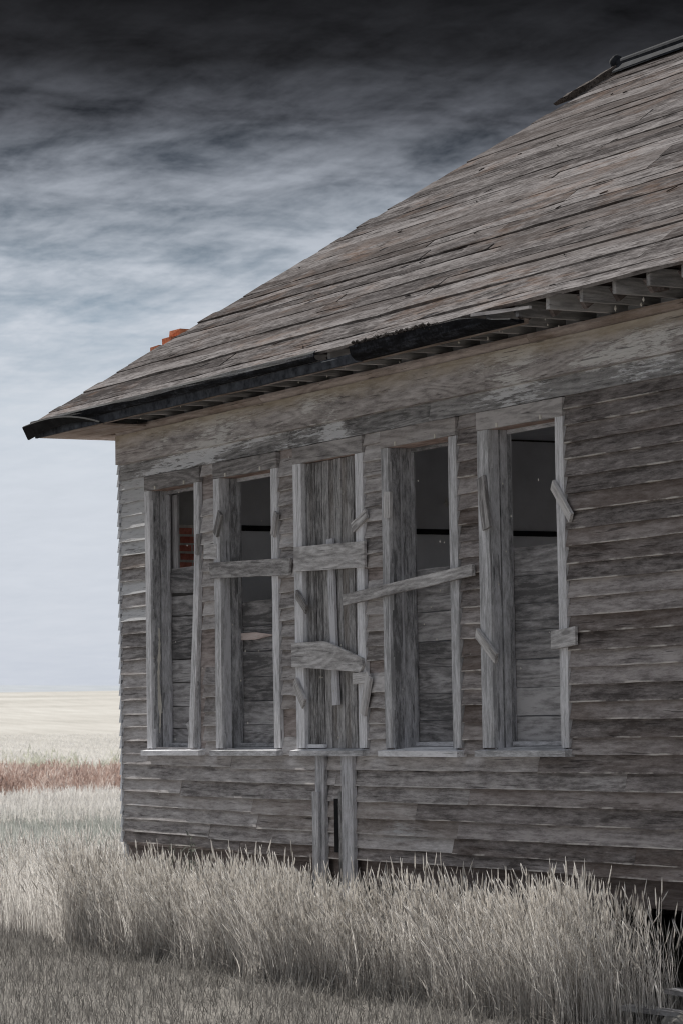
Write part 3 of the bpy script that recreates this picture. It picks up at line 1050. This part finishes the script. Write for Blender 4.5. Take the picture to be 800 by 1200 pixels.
# split shingle slivers and peeled splinters left on the boards
def roof_splinters():
    vs, fs = [], []
    for _ in range(40):
        s_ = random.uniform(.05, SLOPE - .1)
        x = random.uniform(EX + s_ * CP + .05, 10.5)
        ln = random.uniform(.02, .12)
        wd = random.uniform(.003, .010)
        a = random.gauss(0, .25) + (.35 if random.random() < .3 else 0)
        h0 = .022
        h1 = h0 + random.uniform(.0, .008)
        dx, ds = math.cos(a), math.sin(a)
        c = [(x, s_, h0), (x + dx * ln, s_ + ds * ln, h1), (x + dx * ln * .6 - ds * wd, s_ + ds * ln * .6 + dx * wd, h1), (x - ds * wd, s_ + dx * wd, h0)]
        n = len(vs)
        vs += [roof_pt(q[0], q[1], q[2]) for q in c] + [roof_pt(q[0], q[1], q[2] - .008) for q in c]
        fs += [(n, n + 1, n + 2, n + 3), (n, n + 4, n + 5, n + 1), (n + 1, n + 5, n + 6, n + 2), (n + 2, n + 6, n + 7, n + 3), (n + 3, n + 7, n + 4, n)]
    o = link('splinters', mesh('splinters', vs, fs), M['roof'], roof)
    o['kind'] = 'stuff'


roof_splinters()
# flat dark patches painting the shade inside splits and knocked-out knots
def roof_splits():
    vs, fs = [], []
    spots = [(7.2, .23), (7.05, .19), (4.9, 2.1), (2.2, .35), (4.2, 1.35), (6.2, .15), (1.0, .75), (5.2, .14), (5.9, 3.0), (3.1, 1.9), (8.3, 2.4), (2.9, 1.15), (6.3, 1.9)]
    for x, s_ in spots + [(random.uniform(1, 9), random.uniform(.2, 3.6)) for _ in range(2)]:
        if x < EX + s_ * CP + .2:
            continue
        ln = random.uniform(.06, .26)
        n = len(vs)
        m_ = 7
        for q in range(m_):
            t = q / (m_ - 1)
            w_ = .012 * math.sin(math.pi * t) + .002 + random.uniform(0, .006)
            for sg in (-1, 1):
                vs.append(roof_pt(x + ln * t, s_ + .10 * ln * t + sg * w_ + random.uniform(-.004, .004), .047))
        for q in range(m_ - 1):
            fs.append((n + 2 * q, n + 2 * q + 2, n + 2 * q + 3, n + 2 * q + 1))
    o = link('split_shade_patches', mesh('split_shade_patches', vs, fs), M['crust'], roof)
    o['kind'] = 'stuff'


roof_splits()
# the far slopes, boarded in joined rows
def far_slope(ax, n_rows=22):
    vs, fs = [], []
    for i in range(n_rows):
        t0, t1 = i / n_rows, (i + .96) / n_rows
        off = random.uniform(0, .01)
        if ax == 'left':
            def P(t, q, h):
                y0, y1 = EY + t * RUN, 2 * RY - EY - t * RUN
                return (EX + t * RUN - h * SP, y0 + (y1 - y0) * q, EZ + t * RUN * PIT + h * CP)
        elif ax == 'right':
            def P(t, q, h):
                y0, y1 = EY + t * RUN, 2 * RY - EY - t * RUN
                return (XR - t * RUN + h * SP, y1 + (y0 - y1) * q, EZ + t * RUN * PIT + h * CP)
        else:
            def P(t, q, h):
                x0, x1 = EX + t * RUN, XR - t * RUN
                return (x1 + (x0 - x1) * q, 2 * RY - EY - t * RUN + h * SP, EZ + t * RUN * PIT + h * CP)
        n = len(vs)
        h = .004 + off
        vs += [P(t0, 0, h), P(t0, 1, h), P(t1, 1, h), P(t1, 0, h), P(t0, 0, h - .03), P(t0, 1, h - .03), P(t1, 1, h - .03), P(t1, 0, h - .03)]
        fs += [(n, n + 3, n + 2, n + 1), (n, n + 1, n + 5, n + 4), (n + 1, n + 2, n + 6, n + 5), (n + 2, n + 3, n + 7, n + 6), (n + 3, n, n + 4, n + 7)]
    o = link('far_boarding', mesh('far_boarding', vs, fs), M['roof'], roof)
    o['kind'] = 'stuff'


for ax in ('left', 'right', 'back'):
    far_slope(ax)

# ridge cap: rolled metal with flanges, a ball at its end, torn flashing
def ridge_cap():
    prof = []
    for q in range(9):
        a = math.radians(-30 + 240 * q / 8)
        prof.append((RY + .042 * math.cos(a), RZ + .085 + .042 * math.sin(a)))
    prof += [(RY - .085, RZ + .005), (RY - .085, RZ - .012), (RY, RZ + .045), (RY + .085, RZ - .012), (RY + .085, RZ + .005)]
    x0 = rx0 + .06
    o = profile_run('ridge_cap', [(y, z + .005) for y, z in prof], x0, rx1, M['metal'], roof, seg=.6, jit=.003)
    b = lump('ridge_finial', (x0 - .04, RY, RZ + .105), .065, M['metal'], roof, 2, (12, 9), (1.0, 1, 1.05), .12)
    for p in b.data.polygons:
        p.use_smooth = True
    # torn flashing running down the hip end
    vs, fs = [], []
    n = 9
    for q in range(n):
        t = q / (n - 1)
        s_ = SLOPE - .02 - .34 * t
        x = rx0 - .02 - .46 * t
        for sg, h in ((-.03, .075), (.10, .085), (.11, .02), (-.04, .01)):
            p = roof_pt(x + sg, s_ + random.uniform(-.02, .02), h * (1.0 - .35 * t) + random.uniform(-.006, .012))
            vs.append(p)
    for q in range(n - 1):
        for j in range(4):
            a = 4 * q + j
            b_ = 4 * q + (j + 1) % 4
            fs.append((a, b_, b_ + 4, a + 4))
    fs += [(3, 2, 1, 0), (4 * n - 4, 4 * n - 3, 4 * n - 2, 4 * n - 1)]
    o = link('flashing', mesh('flashing', vs, fs), M['crust'], roof)


ridge_cap()

# lookouts (level joist ends) and rafters above them
def joists():
    x = 7.575 - .38 * 21
    sp = .382
    while x < LEN + .2:
        if x > .1:
            ye = -.515 + random.uniform(-.012, .012)
            vs, fs = [], []
            box_data(vs, fs, (0, 0, 0), (1.2, .042, .108))
            me = mesh('joist_end', vs, fs)
            # grain along its length; runs from the eave into the attic
            mw = Matrix.Translation((x + .042, ye, 4.607)) @ Matrix.Rotation(math.pi / 2, 4, 'Z')
            link('joist_end', me, M['rafter'], roof, mw)
        x += sp
    # rafters under the boards
    x = 7.575 - .38 * 21 - .047
    while x < LEN + .2:
        if .3 < x:
            vs, fs = [], []
            rl = min(SLOPE - .1, (x - EX) / CP - .15, (XR - x) / CP - .15)
            if rl > .3:
                box_data(vs, fs, (0, 0, -.10), (rl, .042, 0))
                mw = Matrix.Translation((x + .042, EY + .06, EZ - .035)) @ Matrix.Rotation(math.pi / 2, 4, 'Z') @ Matrix.Rotation(-TH_R, 4, 'Y')
                link('rafter', mesh('rafter', vs, fs), M['under'], roof, mw)
        x += sp


joists()
vboard('cripple_stud', 8.98, 9.10, 4.60, 4.82, -.30, .04, M['under'], roof)

# soffit at the left end and the brown nailer strip behind the fascia
boxes('soffit_board', [((EX + .03, EY + .03, 4.545), (.75, -.068, 4.560)), ((EX + .03, -.066, 4.545), (-.045, DEP + .4, 4.560))], M['crown'], roof)
me = board_mesh('nailer', 7.2, .035, .03)
link('nailer', me, M['crown'], roof, Matrix.Translation((.55, -.50, 4.545)))

# fascia and gutters, black with tar
def fascia():
    F = M['tar']
    p = [(-.545, 4.545), (-.565, 4.545), (-.572, 4.60), (-.572, 4.615), (-.545, 4.615)]
    profile_run('fascia_board', p, EX, 5.55, M['fascia'], roof, seg=.4, jit=.004)
    # first gutter: a closed-looking half round under the roof edge
    def arc(cy, cz, r, a0, a1, n, t):
        o_, i_ = [], []
        for q in range(n + 1):
            a = math.radians(a0 + (a1 - a0) * q / n)
            o_.append((cy + r * math.cos(a), cz + r * math.sin(a)))
            i_.append((cy + (r - t) * math.cos(a), cz + (r - t) * math.sin(a)))
        return o_ + i_[::-1]
    profile_run('gutter', arc(-.592, 4.655, .043, 100, 300, 7, .006), EX + .02, 4.95, F, roof, seg=.45, jit=.005)
    # second, wider trough, crusted with tar and torn off at its end
    g = profile_run('gutter', [(-.55, 4.55), (-.59, 4.555), (-.632, 4.59), (-.645, 4.655), (-.637, 4.657), (-.62, 4.60), (-.585, 4.57), (-.55, 4.562), (-.548, 4.69), (-.54, 4.69), (-.54, 4.55)], 5.52, 7.75, F, roof, seg=.22, jit=.005)
    for v in g.data.vertices:
        x = v.co.x
        if x > 1.5:
            cut = 4.665 - (x - 1.5) * .13
            if v.co.z > cut:
                v.co.z = cut + random.uniform(-.006, .006)
        if x > 2.1 and v.co.z > 4.58:
            v.co.x += random.uniform(-.25, -.02)
    tag(g, 'wider torn length of gutter crusted with tar')
    vs, fs = [], []
    for _ in range(420):
        x = random.uniform(5.55, 7.05)
        c = Vector((x, random.uniform(-.635, -.57), random.uniform(4.645, 4.672) + (.012 if x < 6.6 else -.01)))
        r = random.uniform(.006, .018)
        n = len(vs)
        vs += [c + Vector((r * 1.6, 0, 0)), c + Vector((0, r, 0)), c + Vector((-r * 1.6, 0, 0)), c + Vector((0, -r, 0)), c + Vector((0, 0, r)), c + Vector((0, 0, -r))]
        fs += [(n, n + 1, n + 4), (n + 1, n + 2, n + 4), (n + 2, n + 3, n + 4), (n + 3, n, n + 4), (n + 1, n, n + 5), (n + 2, n + 1, n + 5), (n + 3, n + 2, n + 5), (n, n + 3, n + 5)]
    o = link('tar_crust', mesh('tar_crust', vs, fs), M['crust'], roof)
    o['kind'] = 'stuff'
    # left hand fascia along the end of the roof
    items = [((EX - .005, EY + .02, 4.55), (EX + .012, 2 * RY - EY, 4.65))]
    boxes('end_fascia', items, F, roof)
    # curled length of moulding hanging from the corner
    vs, fs = [], []
    n = 12
    for q in range(n + 1):
        t = q / n
        x = -.62 + 1.72 * t
        z = 4.655 - .02 * t + .045 * math.sin(t * 2.2) - .135 * t ** 2.4
        y = -.665 + .0 * t - .02 * math.sin(t * 3)
        w_ = .105 * (1 - t) + .02
        vs += [(x, y, z), (x, y - .012, z - .012), (x + .02 * (1 - t), y + .035, z - w_), (x + .02 * (1 - t), y + .05, z - w_)]
    for q in range(n):
        for j in range(4):
            a = 4 * q + j
            b = 4 * q + (j + 1) % 4
            fs.append((a, b, b + 4, a + 4))
    fs += [(3, 2, 1, 0), (4 * n, 4 * n + 1, 4 * n + 2, 4 * n + 3)]
    o = link('loose_moulding', mesh('loose_moulding', vs, fs), M['dark'], roof)
    # split pale sliver over the torn gutter
    sboard('splinter', (7.2, 4.668), (7.95, 4.625), .022, -.60, .02, M['headwood'], roof)


fascia()

# ------------------------------------------------------------------ grass


def build_blades(name, P, H, lean, wid, tone, mat, head=None, seg=4, curve=1.0, rot=None):
    """P (n,3) roots, H (n,) heights, lean (n,2) tip offset, wid (n,). Flat tapering blades, optional seed heads."""
    n = len(P)
    st = seg + 1
    t = np.linspace(0, 1, st)
    if rot is None:
        rot = rng.uniform(0, np.pi, n)
    dirx = np.stack([np.cos(rot), np.sin(rot)], 1)
    V = np.zeros((n, st, 2, 3))
    w = np.outer(wid, (1 - t ** 2 * .85))
    prof = t ** 1.9
    for a in range(2):
        V[:, :, a, 0] = P[:, 0:1] + np.outer(lean[:, 0], prof) + (a - .5) * w * dirx[:, 0:1]
        V[:, :, a, 1] = P[:, 1:2] + np.outer(lean[:, 1], prof) + (a - .5) * w * dirx[:, 1:2]
        drop = np.hypot(lean[:, 0], lean[:, 1]) ** 2 / np.maximum(H, .01) * .45
        V[:, :, a, 2] = P[:, 2:3] + np.outer(H, t) - np.outer(drop, prof)
    verts = V.reshape(-1, 3)
    base = (np.arange(n) * st * 2)[:, None]
    quads = []
    for i in range(seg):
        quads.append(base + np.array([[2 * i, 2 * i + 1, 2 * i + 3, 2 * i + 2]]))
    Q = np.stack(quads, 1).reshape(-1, 4)
    tone_v = np.repeat(tone, st * 2)
    if head is not None:
        hm = np.nonzero(head > 0)[0]
        k = len(hm)
        tip = V[hm, -1].mean(1)
        prev = V[hm, -2].mean(1)
        d = tip - prev
        d /= np.linalg.norm(d, axis=1)[:, None] + 1e-9
        side = np.cross(d, np.array([0.3, .9, 0.1]))
        side /= np.linalg.norm(side, axis=1)[:, None] + 1e-9
        up = np.cross(d, side)
        Ls = head[hm][:, None]
        ws = rng.uniform(.0035, .0072, (k, 1))
        rings = []
        rings.append(tip - d * Ls * .25)
        for f, r in ((.15, 1.0), (.62, .8)):
            c = tip + d * Ls * (f - .1)
            for a in range(3):
                an = a * 2 * np.pi / 3
                rings.append(c + (side * np.cos(an) + up * np.sin(an)) * ws * r)
        rings.append(tip + d * Ls * .9)
        HV = np.stack(rings, 1)   # k,8,3
        hb = len(verts) + (np.arange(k) * 8)[:, None]
        T = []
        for a in range(3):
            b = (a + 1) % 3
            T.append([0, 1 + a, 1 + b])
            T.append([4 + a, 7, 4 + b])
        Qh = [[1 + a, 4 + a, 4 + (a + 1) % 3, 1 + (a + 1) % 3] for a in range(3)]
        TH_ = np.concatenate([hb + np.array([q]) for q in T], 0)
        QH = np.concatenate([hb + np.array([q]) for q in Qh], 0)
        verts = np.concatenate([verts, HV.reshape(-1, 3)], 0)
        tone_v = np.concatenate([tone_v, np.repeat(np.clip(tone[hm] + .30, 0, 1), 8)])
        Q = np.concatenate([Q, QH], 0)
    else:
        TH_ = np.zeros((0, 3), int)
    me = bpy.data.meshes.new(name)
    nq, nt_ = len(Q), len(TH_)
    me.vertices.add(len(verts))
    me.vertices.foreach_set('co', verts.astype(np.float32).ravel())
    loops = np.concatenate([Q.ravel(), TH_.ravel()]).astype(np.int32)
    me.loops.add(len(loops))
    me.loops.foreach_set('vertex_index', loops)
    me.polygons.add(nq + nt_)
    starts = np.concatenate([np.arange(nq) * 4, nq * 4 + np.arange(nt_) * 3]).astype(np.int32)
    me.polygons.foreach_set('loop_start', starts)
    me.update(calc_edges=True)
    at = me.attributes.new('tone', 'FLOAT', 'POINT')
    at.data.foreach_set('value', tone_v.astype(np.float32))
    me.materials.append(mat)
    o = bpy.data.objects.new(name, me)
    COL.objects.link(o)
    return o


def vnoise(x, y, f, s=0.0):
    return np.array([noise.noise((a * f + s, b * f, s)) for a, b in zip(x, y)])


def front_edge(x):
    """y of the near edge of the tall strip along the wall"""
    return np.where(x < 0, -.55 - .05 * x * 0, -.62 - .05 * np.clip(x, 0, 6)) - .05 * np.sin(x * 1.7) - .03 * np.sin(x * 4.3 + 1)


# tall seeded grass along the wall and beyond its corner
def tall_grass():
    n = 44000
    x = rng.uniform(-6.5, 9.8, n)
    u = rng.random(n)
    yf = front_edge(x) - .28 * 0
    depth = np.where(x < -.35, 4.6, .62 + .0 * x)
    y = yf + u * depth
    # thin out: near the wall it is sparse, at the right end it stops
    keep = np.ones(n, bool)
    keep &= ~((x > -.35) & (y > -.12))
    keep &= ~((x > 8.75) & (rng.random(n) < .62)) & (x < 9.3)
    cl = vnoise(x, y, 2.2, 3.0)
    keep &= rng.random(n) < np.clip(.56 + cl * 1.2, .08, 1)
    # corner: do not grow inside the house
    keep &= ~((x > -.15) & (y > -.1))
    x, y, cl = x[keep], y[keep], cl[keep]
    n = len(x)
    rel = np.clip((y - front_edge(x)) / .62, 0, 1)
    H = (rng.normal(.70, .085, n) + cl * .12) * np.where(rng.random(n) < .35, rng.uniform(.55, .85, n), 1)
    H *= .86 + .2 * (1 - np.abs(rel - .35))
    H = np.clip(H, .25, .98)
    H = np.where((x > .2) & (x < 8), H * (.93 + .05 * np.sin(x * 2.1)), H)
    wind = vnoise(x, y, .9, 9.0)
    lean = np.stack([rng.normal(.05, .14, n) + wind * .16, rng.normal(-.07, .08, n)], 1)
    mag = np.hypot(lean[:, 0], lean[:, 1])
    lean *= (np.minimum(mag, .42 * H) / np.maximum(mag, 1e-6))[:, None]
    wid = rng.uniform(.003, .0055, n)
    tone = np.clip(rng.normal(.55, .28, n) + cl * .2, 0, 1)
    head = np.where(rng.random(n) < .55, rng.uniform(.06, .14, n), 0)
    P = np.stack([x, y, np.zeros(n)], 1)
    o = build_blades('tall_grass', P, H, lean, wid, tone, M['tallgrass'], head, 5)
    tag(o, 'tall dry seeded grass along the foot of the wall and past its corner', 'grass', kind='stuff')
    # leafy undergrowth of the same strip
    n = 10000
    x = rng.uniform(-6.5, 9.4, n)
    y = front_edge(x) - .06 + rng.random(n) * np.where(x < -.35, 4.6, .60)
    keep = ~((x > -.15) & (y > -.1)) & ~((x > 8.8) & (rng.random(n) < .9))
    x, y = x[keep], y[keep]
    n = len(x)
    H = rng.uniform(.18, .52, n)
    lean = rng.normal(0, .13, (n, 2))
    o = build_blades('grass_undergrowth', np.stack([x, y, np.zeros(n)], 1), H, lean, rng.uniform(.004, .009, n), np.clip(rng.normal(.22, .18, n), 0, 1), M['tallgrass'], None, 4)
    tag(o, 'dry leafy undergrowth between the tall grass stems by the wall', 'undergrowth', kind='stuff')


tall_grass()


def short_grass():
    n = 95000
    # nearer ground in front of the strip
    x = rng.uniform(-9, 11.5, n)
    y = -.45 - rng.random(n) ** 1.25 * 6.5
    keep = (y < front_edge(x) + .15)
    cl = vnoise(x, y, 1.7, 1.0)
    cl2 = vnoise(x, y, 6.0, 2.0)
    keep &= rng.random(n) < np.clip(.75 + cl * .6 + cl2 * .6, .15, 1)
    x, y, cl = x[keep], y[keep], cl[keep]
    n = len(x)
    H = np.clip(rng.normal(.10, .035, n) + cl * .05, .03, .24)
    lean = rng.normal(0, .05, (n, 2))
    o = build_blades('short_grass', np.stack([x, y, np.zeros(n)], 1), H, lean, rng.uniform(.004, .008, n), np.clip(rng.normal(.45, .22, n) + cl * .25, 0, 1), M['shortgrass'], None, 2)
    tag(o, 'short grey dead grass in the foreground', 'grass', kind='stuff')


short_grass()

FWD = Vector((-.8789, .4769, 0)).normalized()
RGT = Vector((.4769, .8789, 0)).normalized()
C0 = Vector((CAM[0], CAM[1], 0))


def field_pts(n, z0, z1, u0, u1):
    Zd = rng.uniform(z0, z1, n)
    S = rng.uniform(u0, u1, n) * Zd
    x = C0.x + FWD.x * Zd + RGT.x * S
    y = C0.y + FWD.y * Zd + RGT.y * S
    return x, y, Zd


def mid_grass():
    # beyond the corner: grey-green grass, then pale bleached grass
    x, y, Zd = field_pts(42000, 31, 60, -.19, -.01)
    keep = ~((x > -.3) & (y > -.5))
    x, y, Zd = x[keep], y[keep], Zd[keep]
    cl = vnoise(x, y, .35, 1.0)
    n = len(x)
    H = np.clip(rng.normal(.26, .07, n) + cl * .12, .08, .6)
    o = build_blades('green_grass', np.stack([x, y, np.zeros(n)], 1), H, rng.normal(0, .06, (n, 2)), rng.uniform(.012, .03, n), np.clip(rng.normal(.5, .2, n) + cl * .4, 0, 1), M['midgrass'], None, 2)
    tag(o, 'low grey green grass behind the corner of the schoolhouse', 'grass', kind='stuff')
    x, y, Zd = field_pts(34000, 56, 75, -.17, -.02)
    cl = vnoise(x, y, .3, 4.0)
    n = len(x)
    H = np.clip(rng.normal(.35, .08, n) + cl * .16, .1, .8)
    o = build_blades('pale_grass', np.stack([x, y, np.zeros(n)], 1), H, rng.normal(0, .10, (n, 2)), rng.uniform(.02, .05, n), np.clip(rng.normal(.55, .2, n) + cl * .3, 0, 1), M['palegrass'], None, 2)
    tag(o, 'bleached pale grass in front of the red weeds', 'grass', kind='stuff')


mid_grass()


def red_weeds():
    P, H, Ln, Wd, T = [], [], [], [], []
    for kind, cnt, z0, z1, hh, nm, mt, lb in (('r', 380, 74, 104, 1.1, 'red_weeds', 'redweed', 'dense band of reddish dry weeds across the field edge'),
                                              ('g', 46, 104, 114, 1.55, 'green_weeds', 'greenweed', 'patch of pale green weeds behind the red weeds')):
        PX, PH, PL, PW, PT = [], [], [], [], []
        x, y, Zd = field_pts(cnt, z0, z1, -.16, -.03)
        for a, b in zip(x, y):
            m_ = 190
            r = rng.uniform(.35, .8)
            hgt = rng.uniform(.6, 1.0) * hh
            th_ = rng.uniform(0, 2 * np.pi, m_)
            rr = r * np.sqrt(rng.random(m_))
            zz = rng.uniform(0, hgt * .8, m_) * (1 - (rr / r) ** 2 * .5)
            PX.append(np.stack([a + rr * np.cos(th_), b + rr * np.sin(th_), zz], 1))
            PH.append(rng.uniform(.08, .30, m_))
            PL.append(rng.normal(0, .10, (m_, 2)))
            PW.append(rng.uniform(.02, .05, m_))
            PT.append(np.clip(rng.normal(rng.uniform(.3, .7), .18, m_), 0, 1))
        o = build_blades(nm, np.concatenate(PX), np.concatenate(PH), np.concatenate(PL), np.concatenate(PW), np.concatenate(PT), M[mt], None, 2)
        tag(o, lb, 'weeds', kind='stuff')


red_weeds()


def stubble():
    x, y, Zd = field_pts(26000, 96, 260, -.16, -.03)
    n = len(x)
    z = np.array([terrain_h(a, b) for a, b in zip(x, y)])
    o = build_blades('stubble', np.stack([x, y, z], 1), rng.uniform(.1, .22, n), rng.normal(0, .08, (n, 2)), rng.uniform(.03, .07, n), np.clip(rng.normal(.75, .2, n), 0, 1), M['palegrass'], None, 1)
    tag(o, 'pale dry crop stubble on the gently rising field', 'stubble', kind='stuff')


stubble()

# a few small plants among the grass at the wall
def leafy_plant(x, y, h, label):
    e = tag(empty('weed', (x, y, 0)), label, 'weed', 'leafy weeds against the wall')
    n = 90
    z = rng.uniform(.15, h, n)
    a = rng.uniform(0, 2 * np.pi, n)
    r = rng.uniform(.0, .05, n)
    P = np.stack([r * np.cos(a), r * np.sin(a), z], 1)
    ln = np.stack([np.cos(a) * .06, np.sin(a) * .06], 1)
    o = build_blades('leaves', P, rng.uniform(.02, .07, n), ln, rng.uniform(.010, .022, n), np.clip(rng.normal(.5, .2, n), 0, 1), M['weed'], None, 2)
    o.parent = e
    o['kind'] = 'stuff'
    P = np.stack([rng.normal(0, .012, 5), rng.normal(0, .012, 5), np.zeros(5)], 1)
    o = build_blades('stem', P, np.full(5, h), rng.normal(0, .03, (5, 2)), np.full(5, .008), np.full(5, .4), M['weed'], None, 4)
    o.parent = e


leafy_plant(1.35, -.14, .95, 'small leafy grey weed against the wall below the first window')
leafy_plant(1.75, -.16, 1.0, 'small leafy grey weed against the wall left of the second window sill')

# distant trees on the skyline
def far_tree(x, y, h, label, w=1.0):
    z = terrain_h(x, y)
    e = tag(empty('distant_tree', (x, y, z - .2)), label, 'tree', 'distant trees on the skyline')
    vs, fs = [], []
    for q in range(6):
        a = 2 * math.pi * q / 6
        vs += [(.35 * math.cos(a), .35 * math.sin(a), 0), (.18 * math.cos(a), .18 * math.sin(a), h * .6)]
    for q in range(6):
        a, b = 2 * q, 2 * ((q + 1) % 6)
        fs.append((a, b, b + 1, a + 1))
    link('trunk', mesh('trunk', vs, fs), M['under'], e)
    n = 260
    p = rng.normal(0, 1, (n, 3))
    p /= np.linalg.norm(p, axis=1)[:, None]
    p *= rng.uniform(.5, 1, (n, 1))
    P = p * np.array([h * .45 * w, h * .45 * w, h * .38]) + np.array([0, 0, h * .6])
    o = build_blades('crown', P, rng.uniform(.5, 1.2, n), rng.normal(0, .5, (n, 2)), rng.uniform(.5, 1.1, n), rng.random(n), M['weed'], None, 1)
    o.parent = e


def at_px(u, Zd):
    S = (u - 400) / 3500 * Zd
    return C0.x + FWD.x * Zd + RGT.x * S, C0.y + FWD.y * Zd + RGT.y * S


x_, y_ = at_px(62, 1150)
far_tree(x_, y_, 3.4, 'tiny dark tree on the skyline, nearer the schoolhouse corner than the other', 1.3)
x_, y_ = at_px(86, 1180)
far_tree(x_, y_, 3.8, 'tiny dark tree on the skyline closest to the schoolhouse corner')

# ------------------------------------------------------------------ rubble at the right foot of the wall
def ground_plank(x, y, z, L_, w_, rz, ry, label):
    me = board_mesh('fallen_board', L_, w_, .03, jit=.004)
    mw = Matrix.Translation((x, y, z)) @ Matrix.Rotation(rz, 4, 'Z') @ Matrix.Rotation(ry, 4, 'Y') @ Matrix.Rotation(math.pi / 2, 4, 'X')
    o = link('fallen_board', me, M['brace'], None, mw)
    tag(o, label, 'board', 'fallen boards at the wall foot')


ground_plank(9.0, -.62, .16, .95, .13, math.radians(14), math.radians(2), 'lower grey fallen board lying on stones at the right foot of the wall')
ground_plank(9.22, -.44, .265, 1.3, .12, math.radians(8), math.radians(3), 'upper grey fallen board lying across the rubble under the right end of the wall')
for k_, (x, y, r, lb) in enumerate(((9.12, -.57, .11, 'rounded stone propping up the lower fallen board'), (9.42, -.62, .085, 'pale rounded stone beside the end of the lower fallen board'),
                                    (9.62, -.36, .17, 'large grey stone under the upper fallen board'), (9.75, -.75, .12, 'grey stone at the right edge of the rubble'),
                                    (9.02, -.86, .07, 'small stone in the grass before the fallen boards'))):
    st = lump('stone', (x, y, r * .62), r, M['stone'], None, k_ + 5, (9, 6), (1.2, 1, .75), .5)
    tag(st, lb, 'stone', 'stones in the rubble at the wall foot')
